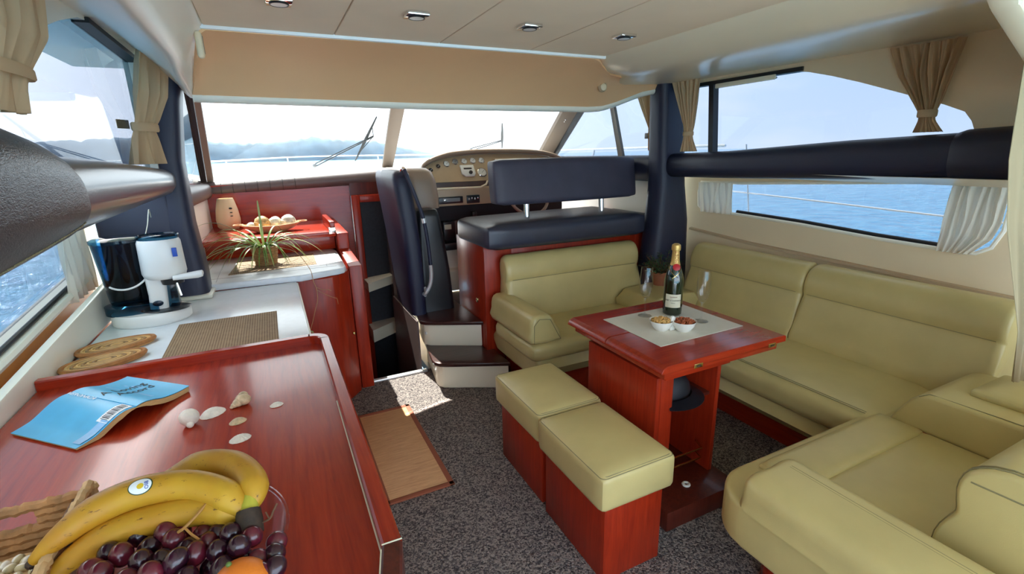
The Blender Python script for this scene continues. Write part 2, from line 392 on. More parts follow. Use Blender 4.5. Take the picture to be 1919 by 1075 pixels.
# ------------------------------------------------------------ object bookkeeping
ROOT = {}
def finish(bm, name, mat, sharp=38):
    me = bpy.data.meshes.new(name); bm.normal_update(); bm.to_mesh(me); bm.free()
    me.shade_smooth(); me.set_sharp_from_angle(angle=rad(sharp))
    if mat: me.materials.append(MATS[mat])
    ob = bpy.data.objects.new(name, me); COL.objects.link(ob); return ob
def tag(o, label, cat, group=None):
    o['label'] = label; o['category'] = cat
    if group: o['group'] = group
def thing(name, label, cat, loc=(0, 0, 0), rz=0.0, group=None):
    o = bpy.data.objects.new(name, None); COL.objects.link(o); o.empty_display_size = 0.05
    o.location = loc; o.rotation_euler = (0, 0, rad(rz)); tag(o, label, cat, group)
    ROOT[o.name] = T(Vector(loc)) @ RZ(rz); return o
def part(name, bm, mat, parent, label=None, sharp=38, stuff=False, local=False):
    """bm in world coordinates (unless local); stored in the frame of its thing"""
    r = parent
    while r.parent: r = r.parent
    if not local and r.name in ROOT: bm.transform(ROOT[r.name].inverted())
    ob = finish(bm, name, mat, sharp); ob.parent = parent
    if label: ob['label'] = label
    if stuff: ob['kind'] = 'stuff'
    return ob
def share(name, src, parent, M):
    ob = bpy.data.objects.new(name, src.data); COL.objects.link(ob); ob.parent = parent; ob.matrix_local = M; return ob
def single(name, bm, mat, label, cat, group=None, sharp=38):
    xs = [v.co for v in bm.verts]
    c = Vector(((min(v.x for v in xs) + max(v.x for v in xs)) / 2, (min(v.y for v in xs) + max(v.y for v in xs)) / 2, min(v.z for v in xs)))
    bm.transform(T(-c)); ob = finish(bm, name, mat, sharp); ob.location = c; ROOT[ob.name] = T(c); tag(ob, label, cat, group); return ob
def struct(name, bm, mat, label=None, sharp=38):
    ob = finish(bm, name, mat, sharp); ob['kind'] = 'structure'
    if label: ob['label'] = label
    return ob
def spart(name, bm, mat, parent, sharp=38): return part(name, bm, mat, parent, None, sharp)
def dup(root, loc, rz=0.0, label=None):
    r = root.copy(); COL.objects.link(r); r.location = loc; r.rotation_euler = (0, 0, rad(rz)); ROOT[r.name] = T(Vector(loc)) @ RZ(rz)
    if label: r['label'] = label
    for ch in list(root.children):
        c = ch.copy(); COL.objects.link(c); c.parent = r
        for g in list(ch.children):
            d = g.copy(); COL.objects.link(d); d.parent = c
    return r
def text_bm(body, size, extrude=0.0002):
    cu = bpy.data.curves.new('t', 'FONT'); cu.body = body; cu.size = size; cu.extrude = extrude; cu.align_x = 'CENTER'; cu.align_y = 'CENTER'; cu.resolution_u = 2
    ob = bpy.data.objects.new('t', cu); COL.objects.link(ob); bpy.context.view_layer.update()
    me = bpy.data.meshes.new_from_object(ob.evaluated_get(bpy.context.evaluated_depsgraph_get()))
    bm = bmesh.new(); bm.from_mesh(me); bpy.data.meshes.remove(me); bpy.data.objects.remove(ob, do_unlink=True); bpy.data.curves.remove(cu)
    return bm
def frame_m(o, ex, ey):
    ex = Vector(ex).normalized(); ey = Vector(ey); ey = (ey - ex * ey.dot(ex)).normalized(); ez = ex.cross(ey)
    m = Matrix((ex, ey, ez)).transposed().to_4x4(); m.translation = Vector(o); return m
# ============================================================ OUTSIDE
seab = bmesh.new(); bmesh.ops.create_grid(seab, x_segments=1, y_segments=1, size=4000)
so = finish(xf(seab, T(Vector((0, 0, -0.72)))), 'sea', 'sea_water'); so['kind'] = 'stuff'; so['label'] = 'rippled blue sea all around the boat'; so['category'] = 'sea'
def ridge(name, label, tab, y0, y1, seed):
    rnd = random.Random(seed); xs0, xs1 = tab[0][0], tab[-1][0]; n = 150; rings = []
    for i in range(n + 1):
        s = xs0 + (xs1 - xs0) * i / n; h = interp(tab, s)
        ht = max(0.3, h * y0 + 0.55 * (rnd.random() - .5) * 4.2 * min(1, h * 40))
        rings.append([(s * y0 - 0, y0 - 12, -1), (s * y0, y0 - 4, ht * .45), (s * y0 * 1.01, y0 + 8, ht * .85 + 1.5), (s * y0 * 1.02, y0 + 20, ht + 1.5), (s * y0 * 1.06, y0 + 50, ht * .8), (s * y0 * 1.1, y1, -1)])
    single(name, loft(rings, closed=False), 'hill_haze', label, 'hill', sharp=60)
ridge('wooded_headland', 'long wooded headland rising across the water beyond the windscreen',
      [(-.60, .02), (-.35, .033), (-.258, .0345), (-.196, .0405), (-.153, .028), (-.076, .0318), (-.012, .0275), (.04, .0318), (.0867, .039), (.133, .0335), (.192, .031), (.254, .0165), (.297, .007), (.33, .0005)], 520, 640, 3)
# hull forward of the windscreen, unseen side decks added to bounce sun inside
dk = prism([(-1.05, 3.0), (-1.0, 5.0), (-.55, 7.2), (.3, 9.2), (1.06, 10.0), (1.82, 9.2), (2.67, 7.2), (3.12, 5.0), (3.17, 3.0), (2.75, 3.0), (2.75, 4.9), (-.63, 4.9), (-.63, 3.0)], 'z', 0.2, 0.72, 0.02)
struct('trim_foredeck', dk, 'hull_white')
struct('trim_bounce_deck_starboard', box(3.0, 3.47, -4.6, 3.02, .2, .72, .02), 'hull_white')
struct('trim_bounce_deck_port', box(-1.38, -.88, -4.6, 3.02, -.1, .32, .02), 'hull_white')
struct('floor_bounce_deck', box(-.88, 3.0, -4.6, -1.62, -.12, -.04, .01), 'hull_white')  # unseen aft deck, added to throw sunlight up onto the ceiling
def rail_line(name, label, pts, r, posts, zp):
    t = thing(name, label, 'guard rail', (pts[0][0], pts[0][1], zp))
    part('top_rail', tube(smooth_path(pts, 6), r, 8), 'stainless_line', t)
    for p in posts: part('stanchion', tube([p[0], p[1]], r * .95, 8), 'stainless_line', t)
    return t
rail_line('bow_rail', 'slim stainless guard rail around the foredeck seen through the windscreen',
          [(3.35, 2.9, 1.525), (3.28, 4.6, 1.525), (2.7, 7.1, 1.51), (1.8, 9.1, 1.52), (1.06, 9.8, 1.53), (.32, 9.1, 1.52), (-.45, 7.1, 1.49), (-1.05, 4.6, 1.47), (-1.15, 3.0, 1.46)], 0.011,
          [((2.6, 7.15, .7), (2.7, 7.1, 1.51)), ((-.38, 7.1, .7), (-.45, 7.1, 1.49)), ((3.06, 4.6, .7), (3.28, 4.6, 1.525)), ((-.97, 4.6, .7), (-1.05, 4.6, 1.47)), ((.34, 9.0, .7), (.32, 9.1, 1.52)), ((1.8, 8.9, .7), (1.8, 9.1, 1.52))], 0.7)
rail_line('side_lifeline', 'thin white lifeline with one raked stanchion outside the low starboard window',
          [(3.42, 4.2, 1.185), (3.42, 2.79, 1.158), (3.42, 1.33, 1.10), (3.42, -0.4, 1.04)], 0.006,
          [((3.42, 2.60, .55), (3.42, 2.76, 1.53)), ((3.42, -.3, .55), (3.42, -.3, 1.10))], 0.55)

# ============================================================ SHELL
fl = struct('floor', box(-.95, 2.95, -1.6, 3.2, -.06, 0), 'carpet')
spart('floor', box(.86, 2.95, 3.2, 4.5, -.06, 0), 'gelcoat', fl)
sx = lambda y: 2.802 - .0815 * y
px_ = lambda y: -.682 + .0815 * y
# starboard upper wall with the long window
Rwin = [(2.72, 1.44), (2.72, 1.905), (2.382, 1.905), (1.922, 1.906), (1.819, 1.889), (1.68, 1.848), (1.544, 1.801), (1.305, 1.71), (1.191, 1.666), (1.116, 1.631), (1.087, 1.592), (1.07, 1.551), (1.065, 1.44)]
struct('wall_starboard_upper', holed([(2.84, 1.40), (2.84, 2.06), (-1.0, 2.06), (-1.0, 1.40)], [Rwin], lambda y, z: ((sx(y), y, z), (1, .08, 0)), 0.05), 'side_lining')
def pane(name, pts, fn, mat, thick=0.006):
    return struct(name, holed(pts, [], fn, thick), mat)
w1 = pane('window_1', [(p[0] + (.01 if p[0] > 2 else -.012), p[1]) for p in Rwin], lambda y, z: ((sx(y) + .03, y, z), (1, .08, 0)), 'window_tint')
def bar(p, q, r): return tube([p, q], r, 6)
def strip(fn, a, b, w, d):      # flat bar on a wall plane from a to b (y,z), width w, standing d proud
    ay, az = a; by, bz = b; t = Vector((by - ay, bz - az)).normalized(); n = Vector((-t.y, t.x)) * w / 2
    return holed([(ay + n.x, az + n.y), (by + n.x, bz + n.y), (by - n.x, bz - n.y), (ay - n.x, az - n.y)], [], fn, d)
fR = lambda y, z: ((sx(y) - .012, y, z), (1, .08, 0))
spart('mullion', strip(fR, (2.36, 1.43), (2.40, 1.905), .035, .05), 'black_rubber', w1)
spart('top_seal', strip(fR, (2.70, 1.902), (1.83, 1.905), .022, .05), 'black_rubber', w1)
spart('blind_rail', box(2.585, 2.60, 1.95, 2.36, 1.865, 1.892, .004), 'gelcoat', w1)
for yy in (2.25, 1.97): spart('screw_cap', ell((sx(yy) - .014, yy, 1.878), .006, 8, 6), 'steel', w1)
# starboard lower wall with the low window
s2 = lambda y: 2.94 - .04 * y
Rlow = [(2.64, 1.27), (2.655, 1.20), (2.645, 1.10), (2.60, 1.068), (2.342, 1.066), (1.872, 1.046), (1.459, 1.018), (1.115, 1.004), (1.04, 1.006), (.99, 1.04), (.962, 1.12), (.96, 1.33), (1.2, 1.325), (2.3, 1.275)]
struct('wall_starboard', holed([(2.9, -.02), (2.9, 1.43), (-1.0, 1.43), (-1.0, -.02)], [Rlow], lambda y, z: ((s2(y), y, z), (1, .04, 0)), 0.06), 'side_lining')
w2 = pane('window_2', Rlow, lambda y, z: ((s2(y) + .045, y, z), (1, .04, 0)), 'window_tint')
spart('frame', weld(tube([(s2(y) + .002, y, z) for y, z in Rlow], .010, 8, closed=True)), 'gelcoat_light', w2)
spart('seal', tube([(s2(y) + .03, y, z + .014) for y, z in Rlow[4:8]] , .011, 8), 'black_rubber', w2)
struct('trim_starboard_ledge', loft([[(s2(y) + .01, y, z + .012), (s2(y) - .02, y, z + .006), (s2(y) - .024, y, z - .008), (s2(y) + .01, y, z - .015)] for y, z in ((2.7, .925), (2.2, .885), (.87, .83), (.3, .81))]), 'dash_vinyl')
struct('trim_starboard_underside', prism([(sx(1.5) - .13, 1.36), (2.92, 1.375), (2.92, 1.33), (sx(1.5) - .02, 1.325)], 'y', .72, 2.72), 'gelcoat')
# port walls
Lwin = [(2.80, 1.44), (2.80, 1.935), (2.45, 1.985), (2.242, 1.969), (2.086, 1.923), (1.958, 1.877), (1.86, 1.80), (1.72, 1.70), (1.60, 1.60), (1.56, 1.52), (1.55, 1.44)]
struct('wall_port_upper', holed([(2.86, 1.38), (2.86, 2.06), (-1.0, 2.06), (-1.0, 1.38)], [Lwin], lambda y, z: ((px_(y), y, z), (-1, .08, 0)), 0.05), 'gelcoat_light')
w3 = pane('window_3', Lwin, lambda y, z: ((px_(y) - .03, y, z), (-1, .08, 0)), 'window_tint')
fL = lambda y, z: ((px_(y) + .012, y, z), (-1, .08, 0))
spart('top_seal', strip(fL, (2.80, 1.93), (2.30, 1.975), .018, .05), 'black_rubber', w3)
Llow = [(1.25, .92), (1.91, .963), (2.551, 1.018), (2.76, 1.036), (2.76, 1.32), (1.25, 1.32)]
struct('wall_port', holed([(3.0, -.02), (3.0, 1.41), (-1.0, 1.41), (-1.0, -.02)], [Llow], lambda y, z: ((-.80, y, z), (-1, 0, 0)), 0.05), 'gelcoat')
w4 = pane('window_4', Llow, lambda y, z: ((-.835, y, z), (-1, 0, 0)), 'window_tint')
spart('seal', tube([(-.797, 1.25, .917), (-.797, 1.91, .960), (-.797, 2.551, 1.015), (-.797, 2.76, 1.033)], .009, 8), 'black_rubber', w4)
spart('sill_moulding', loft([[(-.80, y, z - .008), (-.778, y, z - .012), (-.772, y, z - .026), (-.778, y, z - .040), (-.80, y, z - .044)] for y, z in ((1.25, .917), (1.91, .960), (2.551, 1.015), (2.76, 1.033))]), 'gelcoat_light', w4)
struct('trim_port_ledge', box(-.795, -.737, 1.2, 2.78, .825, .850, .004), 'cherry_y')
struct('trim_port_sunlit_panel', prism([(1.2, .851), (2.76, .851), (2.76, .985), (1.2, .868)], 'x', -.799, -.790), 'sunlit_wood')  # board for the band below the sill, sunlight painted into its orange
# galley upstand
up_ = prism([(.95, .83), (2.84, .83), (2.84, .995), (2.66, .982), (2.07, .942), (1.65, .912), (.95, .865)], 'x', -.735, -.705, .006, 2)
struct('trim_galley_upstand', up_, 'gelcoat_light')
# ceiling
ce = struct('ceiling', box(-.98, 3.0, -1.0, 4.05, 2.07, 2.14), 'gelcoat')
xe = [-.14, .31, .745, 1.19, 1.63]
for a, b in zip(xe, xe[1:]): spart('ceiling_panel', box(a + .0015, b - .0015, -1.0, 2.215, 1.97, 2.0, .002, 1), 'ceiling_vinyl', ce)
spart('edge_strip', box(-.15, 1.64, 2.215, 2.235, 1.958, 1.985, .005), 'strip_white', ce)
# starboard cove and soffit; port cove
cvR = [(1.625, 1.985), (1.64, 1.966), (1.68, 1.945), (1.74, 1.917), (1.80, 1.898), (1.86, 1.889), (1.93, 1.890), (2.1, 1.905), (2.35, 1.925), (2.9, 1.95), (2.9, 2.02), (1.625, 2.02)]
rings = []
for y, k in ((-1.0, 1.0), (1.9, 1.0), (2.05, 1.0), (2.18, .98), (2.30, .9), (2.40, .75), (2.47, .5), (2.50, .25)):
    rings.append([(x + (1 - k) * .12 * (1 if x < 1.9 else 0), y + (.25 if x > 2 else 0) * (1 if y > 1.8 else 0), 1.99 - (1.99 - z) * (k if x < 1.95 else 1)) for x, z in cvR])
struct('ceiling_cove_starboard', loft(rings), 'gelcoat', sharp=60)
cvL = [(-.13, 1.985), (-.15, 1.962), (-.175, 1.93), (-.205, 1.885), (-.225, 1.862), (-.245, 1.852), (-.27, 1.858), (-.31, 1.885), (-.38, 1.935), (-.46, 1.985), (-.8, 2.0), (-.8, 2.05), (-.13, 2.05)]
struct('ceiling_cove_port', loft([[(x - (.02 if y > 2.3 and -.3 < x < -.16 else 0), y, z - d * max(0, min(1, (1.975 - z) / .10))) for x, z in cvL] for y, d in ((-1.0, 0), (1.0, 0), (2.2, 0), (2.45, .018), (2.62, .040), (2.76, .062), (2.95, .062))]), 'gelcoat_light', sharp=60)
# forward fascia between ceiling and windscreen
topc = [(0, (-.165, 2.215, 1.94)), (.04, (-.14, 2.225, 1.965)), (.5, (.75, 2.232, 1.968)), (.80, (1.60, 2.228, 1.966)), (.84, (1.70, 2.32, 1.945)), (.88, (1.86, 2.46, 1.93)), (.94, (2.25, 2.60, 1.935)), (1, (2.75, 2.68, 1.96))]
botc = [(0, (-.262, 2.76, 1.797)), (.04, (-.22, 2.75, 1.795)), (.5, (.85, 2.78, 1.785)), (.80, (1.92, 2.75, 1.785)), (.84, (2.02, 2.75, 1.793)), (.88, (2.14, 2.75, 1.825)), (.94, (2.34, 2.75, 1.89)), (1, (2.75, 2.74, 1.955))]
def fascia(u, v):
    a = Vector(interp(topc, u)); b = Vector(interp(botc, u))
    p = a.lerp(b, v); n = Vector((0, -.30, -.95)); p -= n * (.035 * sin(PI * v) * min(1, u / .05)); return p
struct('wall_front_header', surf(fascia, 48, 10, .01), 'fascia_vinyl', sharp=70)
def lip(u, v):
    b = Vector(interp(botc, u)); t = -PI * .62 + v * PI * 1.25
    return b + Vector((0, .016, -.014)) + Vector((0, -cos(t + PI / 2) * 0, 0)) + Vector((0, .026 * sin(t), -.024 * cos(t)))
struct('trim_1', surf(lip, 60, 10), 'gelcoat_light', sharp=70)
def soffit(u, v):
    b = Vector(interp(botc, u)); s = u
    f = Vector((-.40 + 2.95 * s, 3.70 + .50 * (1 - (2 * s - 1) ** 2), 1.93 + .05 * (1 - (2 * s - 1) ** 2)))
    return (b + Vector((0, .035, .0))).lerp(f, v)
struct('ceiling_forward', surf(soffit, 40, 6, -.02), 'gelcoat')
# grip slots at the corners of the fascia
t = thing('corner_vent', 'slim upright cream vent set in the port corner of the header', 'vent', (-.158, 2.20, 1.85))
part('vent_body', cushion(-.170, -.146, 2.185, 2.215, 1.855, 1.945, .011, cuts=5), 'side_lining', t)
part('vent_slot', box(-.149, -.1445, 2.194, 2.206, 1.87, 1.93, .002), 'dash_edge', t)
t = thing('corner_grille', 'small round cream grille under the starboard end of the header', 'grille', (1.87, 2.56, 1.85))
part('grille_ring', ell((1.875, 2.565, 1.875), (.030, .02, .030), 20, 12), 'dash_vinyl', t)
part('grille_face', ell((1.872, 2.548, 1.872), (.021, .008, .021), 16, 8), 'side_lining', t)

# pillars
def ring4(pts, z): return [(p[0], p[1], z) for p in pts]
def pillar(name, secs, mat='navy_leather'):
    rings = []
    for z, x0, x1, y0, y1 in secs:
        r = min(x1 - x0, y1 - y0) * .32; q = []
        for cx2, cy2, a0 in ((x1 - r, y1 - r, 0), (x0 + r, y1 - r, 90), (x0 + r, y0 + r, 180), (x1 - r, y0 + r, 270)):
            for k in range(5): a = rad(a0 + k * 22.5); q.append((cx2 + r * cos(a), cy2 + r * sin(a), z))
        rings.append(q)
    return struct(name, loft(rings), mat, sharp=50)
struct('trim_pillar_panel', box(-.74, -.44, 2.80, 2.90, .831, 1.36, .02, 3), 'navy_leather')
pl = pillar('trim_2', [(.845, -.505, -.352, 2.80, 3.02), (.95, -.50, -.350, 2.80, 3.02), (1.2, -.50, -.365, 2.80, 3.0), (1.5, -.49, -.362, 2.81, 3.0), (1.75, -.455, -.33, 2.83, 3.0), (2.0, -.40, -.285, 2.85, 3.0)])
spart('foot', box(-.515, -.335, 2.775, 3.03, .83, .848, .006), 'counter_edge', pl)
pillar('trim_3', [(.0, 2.42, 2.80, 2.66, 2.86), (.6, 2.43, 2.80, 2.66, 2.86), (1.0, 2.46, 2.77, 2.65, 2.84), (1.25, 2.47, 2.72, 2.65, 2.83), (1.5, 2.455, 2.69, 2.65, 2.82), (1.98, 2.44, 2.67, 2.66, 2.82)])

# padded rails under the upper windows
def rail_ring(y, xf_, xb, z0, z1, s=1, n=7):
    """rounded rectangle in xz; xf_ = face towards the room"""
    r = (z1 - z0) * .40; sg = 1 if xb > xf_ else -1; q = []
    for cxx, czz, a0 in ((xf_ + sg * r, z1 - r, 90), (xf_ + sg * r, z0 + r, 180)):
        for k in range(n): a = rad(a0 + k * 90 / (n - 1)); q.append((cxx + sg * r * cos(a), y, czz + r * sin(a)))
    q += [(xb, y, z0 + .02), (xb, y, z1)]
    return q
t = thing('padded_rail', 'long black padded leather rail between the two starboard windows', 'padded rail', (2.6, 1.8, 1.33))
part('pad', loft([rail_ring(y, x, sx(y) - .004, z0, z1) for y, x, z0, z1 in ((2.70, 2.515, 1.33, 1.465), (2.69, 2.50, 1.318, 1.475), (2.2, 2.515, 1.322, 1.487), (1.5, 2.535, 1.338, 1.528), (1.05, 2.55, 1.352, 1.545))]), 'navy_leather', t, sharp=60)
part('end_pad', loft([rail_ring(y, x, sx(y) - .004, z0, z1) for y, x, z0, z1 in ((1.08, 2.552, 1.352, 1.546), (1.05, 2.538, 1.343, 1.556), (.85, 2.54, 1.345, 1.565), (.65, 2.545, 1.35, 1.57))]), 'navy_leather', t, sharp=60)
t = thing('padded_rail', 'padded leather rail running forward to the port pillar above the coffee machine', 'padded rail', (-.42, 2.3, 1.33))
part('pad', loft([rail_ring(y, x, px_(y) + .004, z0, z1) for y, x, z0, z1 in ((1.60, -.432, 1.315, 1.525), (2.0, -.425, 1.325, 1.512), (2.4, -.408, 1.34, 1.488), (2.72, -.392, 1.352, 1.468), (2.79, -.395, 1.365, 1.458), (2.81, -.42, 1.385, 1.44))]), 'rail_leather_lit', t, sharp=60)
t = thing('padded_bolster', 'thick dark grained leather bolster with stitched hem ending the port rail', 'bolster', (-.45, 1.3, 1.27))
bo = part('pad', loft([rail_ring(y, x, px_(y) + .004, z0, z1, n=10) for y, x, z0, z1 in ((.5, -.40, 1.235, 1.66), (1.0, -.405, 1.268, 1.625), (1.20, -.405, 1.285, 1.605), (1.34, -.406, 1.296, 1.588), (1.46, -.409, 1.306, 1.566), (1.54, -.413, 1.314, 1.543), (1.60, -.42, 1.325, 1.512), (1.645, -.43, 1.34, 1.478), (1.67, -.45, 1.37, 1.44))]), 'black_leather', t, sharp=60)
bz0 = [(.5, (-.40, 1.235, 1.66)), (1.0, (-.405, 1.268, 1.625)), (1.20, (-.405, 1.285, 1.605)), (1.34, (-.406, 1.296, 1.588)), (1.46, (-.409, 1.306, 1.566)), (1.54, (-.413, 1.314, 1.543)), (1.60, (-.42, 1.325, 1.512))]
st_ = []
for k in range(61):
    y = .72 + .86 * k / 60; xf2, z0_, z1_ = interp(bz0, y); r = (z1_ - z0_) * .40; c_ = (r - .035) / r
    st_.append(Vector((xf2 - r + r * math.sqrt(1 - c_ * c_) + .001, y, z0_ + r - r * c_)))
stm = join(*[tube([st_[k], st_[k].lerp(st_[k + 1], .65)], .0017, 5) for k in range(60)])
part('stitching', stm, 'seam_thread', bo, stuff=True)

# windscreen: curved raked glass, centre post, corner posts
def ws(s, v):       # s across 0..1, v 0 bottom .. 1 top
    b = Vector((-.42 + 2.98 * s, 4.45 + .45 * (1 - (2 * s - 1) ** 2), 1.355 + .075 * s))
    tp = Vector((-.345 + 2.82 * s, 3.70 + .53 * (1 - (2 * s - 1) ** 2), 1.93 + .05 * (1 - (2 * s - 1) ** 2)))
    return b.lerp(tp, v)
w5 = struct('window_5', surf(lambda u, v: ws(u, v), 24, 4, .006), 'windscreen_tint')
def post(s0, s1, b0=0.0, thick=.05, mat='post_brown', w0=None):
    rings = []
    for k in range(7):
        v = -.06 + 1.1 * k / 6; a = ws(s0, v); b = ws(s1 if w0 is None else s0 + (s1 - s0) * (w0 + (1 - w0) * v), v); d = Vector((0, -thick, 0))
        rings.append([a, b, b + d, a + d])
    return loft(rings)
spart('centre_post', post(.474, .517, thick=.04, w0=.78), 'post_brown', w5, 30)
spart('corner_post', post(-.03, .012, thick=.05), 'post_brown', w5, 30)
cp = spart('corner_post', post(.966, 1.02, thick=.06), 'post_brown', w5, 30)
for v, sc_ in ((.86, .010), (.70, .006), (.67, .006)): spart('fastener', ell(ws(.985, v) + Vector((-.004, -.062, 0)), sc_, 10, 8), 'chrome', cp)
# forward side windows
def sw(sd, u, v):   # u 0 at pillar .. 1 at windscreen corner
    if sd > 0: b0, b1, t0, t1 = Vector((2.60, 2.82, 1.40)), Vector((2.58, 4.45, 1.42)), Vector((2.58, 2.82, 1.96)), Vector((2.48, 3.68, 1.935))
    else: b0, b1, t0, t1 = Vector((-.45, 2.95, 1.33)), Vector((-.43, 4.45, 1.35)), Vector((-.40, 2.95, 1.96)), Vector((-.35, 3.68, 1.935))
    return b0.lerp(b1, u).lerp(t0.lerp(t1, u), v)
w6 = struct('window_6', surf(lambda u, v: sw(1, u, v), 4, 4, .006), 'window_tint')
w7 = struct('window_7', surf(lambda u, v: sw(-1, u, v), 4, 4, .006), 'window_tint')
def swpost(sd, ub, ut, w, th):
    a0, b0, a1, b1 = sw(sd, ub, 0), sw(sd, ub + w, 0), sw(sd, ut, 1), sw(sd, ut + w * 1.4, 1); d = Vector((-sd * th, 0, 0))
    return loft([[a0, b0, b0 + d, a0 + d], [a1, b1, b1 + d, a1 + d]])
spart('mullion', swpost(1, .235, .56, .035, .025), 'post_brown', w6, 30)
spart('mullion', swpost(-1, .86, .83, .03, .02), 'black_rubber', w7, 30)
spart('clip', box(2.555, 2.575, 2.92, 2.955, 1.585, 1.625, .003), 'post_brown', w6)
struct('trim_header_starboard', prism([(2.40, 1.90), (2.72, 1.90), (2.72, 2.05), (2.40, 2.05)], 'y', 2.78, 3.70), 'gelcoat')
struct('trim_header_port', prism([(-.50, 1.935), (-.30, 1.935), (-.30, 2.05), (-.50, 2.05)], 'y', 2.96, 3.70), 'gelcoat')
# forward hull sides under these windows
struct('wall_starboard_forward', prism([(2.66, 0), (2.66, 1.42), (2.74, 1.42), (2.74, 0)], 'y', 2.84, 4.52), 'gelcoat_light')
struct('wall_port_forward', prism([(-.46, 0), (-.46, 1.34), (-.54, 1.34), (-.54, 0)], 'y', 3.0, 4.52), 'gelcoat')
t = thing('padded_ledge', 'short dark padded ledge below the forward starboard side window', 'padded ledge', (2.6, 3.5, 1.28))
part('pad', loft([rail_ring(y, 2.52, 2.70, 1.275, 1.465) for y in (2.835, 2.85, 3.8, 4.45)]), 'navy_leather', t, sharp=60)
# windscreen sill with leather nose
def nose(u, v):
    x = -.46 + 1.32 * u; y = 4.40 - .03 * u; zc = 1.275 + .055 * u; a = PI * .5 + v * PI * 1.1; return (x, y + .03 + .075 * cos(a), zc + .062 * sin(a))
si = struct('trim_sill', loft([[(-.52, 4.42, 1.20), (-.52, 4.95, 1.25), (-.52, 4.95, 1.335), (-.52, 4.42, 1.33)], [(.95, 4.42, 1.28), (.95, 5.0, 1.30), (.95, 5.0, 1.40), (.95, 4.42, 1.39)], [(2.66, 4.42, 1.32), (2.66, 5.0, 1.32), (2.66, 5.0, 1.43), (2.66, 4.42, 1.43)]]), 'sill_vinyl')
spart('leather_nose', surf(nose, 24, 12), 'brown_leather', si, 60)
for k in range(1, 8):
    u = .04 + .52 * (k / 8) ** 1.1
    spart('nose_seam', tube([Vector(nose(u, j / 10)) + Vector((0, -.0015, 0)) for j in range(11)], .0018, 5), 'black_plastic', si)
# side return of the sill along the port side window
struct('trim_sill_port', loft([rail_ring(y, -.40, -.52, 1.215 + (4.4 - y) * .02, 1.335 + (4.4 - y) * .03) for y in (3.0, 3.4, 4.0, 4.42)]), 'brown_leather', sharp=60)
# forward galley bulkhead and side panel
struct('wall_galley_back', box(-.47, .598, 4.36, 4.42, -.5, 1.315), 'cherry_x')
struct('wall_galley_side', prism([(3.12, -.5), (4.355, -.5), (4.355, 1.0), (3.60, .985), (3.60, .87), (3.12, .84)], 'x', .375, .455, .006), 'cherry_z')
struct('trim_galley_panel', box(-.459, -.44, 3.05, 4.36, .86, 1.23, .003), 'gelcoat_light')
# roof edges hide the gaps; unseen aft overhang lengthened to cut light from astern
struct('ceiling_roof', box(-1.0, 3.12, -1.9, 4.12, 2.14, 2.22), 'hull_white')
# companionway
cw = struct('wall_companionway', box(.60, .86, 4.34, 4.42, -.6, 1.30), 'mahogany_dark')
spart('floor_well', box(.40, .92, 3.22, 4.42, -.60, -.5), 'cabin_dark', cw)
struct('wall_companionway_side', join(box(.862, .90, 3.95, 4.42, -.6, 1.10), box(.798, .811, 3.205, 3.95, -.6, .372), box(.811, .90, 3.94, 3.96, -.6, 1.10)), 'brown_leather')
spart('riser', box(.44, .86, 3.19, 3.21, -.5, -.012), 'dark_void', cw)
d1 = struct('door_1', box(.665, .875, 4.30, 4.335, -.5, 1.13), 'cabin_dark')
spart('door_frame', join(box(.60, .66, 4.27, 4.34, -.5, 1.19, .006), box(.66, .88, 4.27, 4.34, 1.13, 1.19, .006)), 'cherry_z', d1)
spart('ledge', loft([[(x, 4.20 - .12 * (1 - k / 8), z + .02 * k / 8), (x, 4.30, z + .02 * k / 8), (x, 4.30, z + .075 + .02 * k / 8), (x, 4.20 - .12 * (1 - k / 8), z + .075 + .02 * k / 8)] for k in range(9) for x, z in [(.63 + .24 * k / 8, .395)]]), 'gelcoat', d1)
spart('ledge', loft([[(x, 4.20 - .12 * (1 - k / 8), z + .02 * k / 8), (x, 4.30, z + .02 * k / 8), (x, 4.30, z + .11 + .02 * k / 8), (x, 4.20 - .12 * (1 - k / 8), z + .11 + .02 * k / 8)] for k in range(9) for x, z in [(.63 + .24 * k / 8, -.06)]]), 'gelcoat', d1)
struct('trim_threshold', box(.42, .84, 3.16, 3.20, -.01, .012, .004), 'stainless_line')
# aft bulkhead corner beside the camera
struct('wall_aft_corner', prism([(1.63, 1.835), (1.66, 1.815), (1.95, 1.69), (2.15, 1.60), (2.95, 1.60), (2.95, 2.06), (1.60, 2.06), (1.60, 1.86)], 'y', .62, .68, .012), 'gelcoat')
# ============================================================ FURNITURE
def end_loft(prof, axis, a, b, r=.03, n=5, extra=6, curve=None):
    """closed profile swept along an axis with softly rounded ends"""
    cx2 = sum(p[0] for p in prof) / len(prof); cz2 = sum(p[1] for p in prof) / len(prof)
    ts = []
    for k in range(n): d = r * (1 - cos(k / n * PI / 2)) ; ts.append((a + d, r * (1 - sin(k / n * PI / 2))))
    for k in range(extra + 1): ts.append((a + r + (b - a - 2 * r) * k / extra, 0))
    for k in range(n - 1, -1, -1): d = r * (1 - cos(k / n * PI / 2)); ts.append((b - d, r * (1 - sin(k / n * PI / 2))))
    rings = []
    for t, ins in ts:
        q = []
        for u, v in prof:
            l = math.hypot(u - cx2, v - cz2); s = max(0.0, 1 - ins / l); uu, vv = cx2 + (u - cx2) * s, cz2 + (v - cz2) * s
            q.append(ax3(axis, uu, vv, t))
        rings.append(q)
    return loft(rings)
def soften(prof, n=3):
    P = [Vector((p[0], p[1], 0)) for p in prof]
    return [(p.x, p.y) for p in smooth_path(P, n, closed=True)]

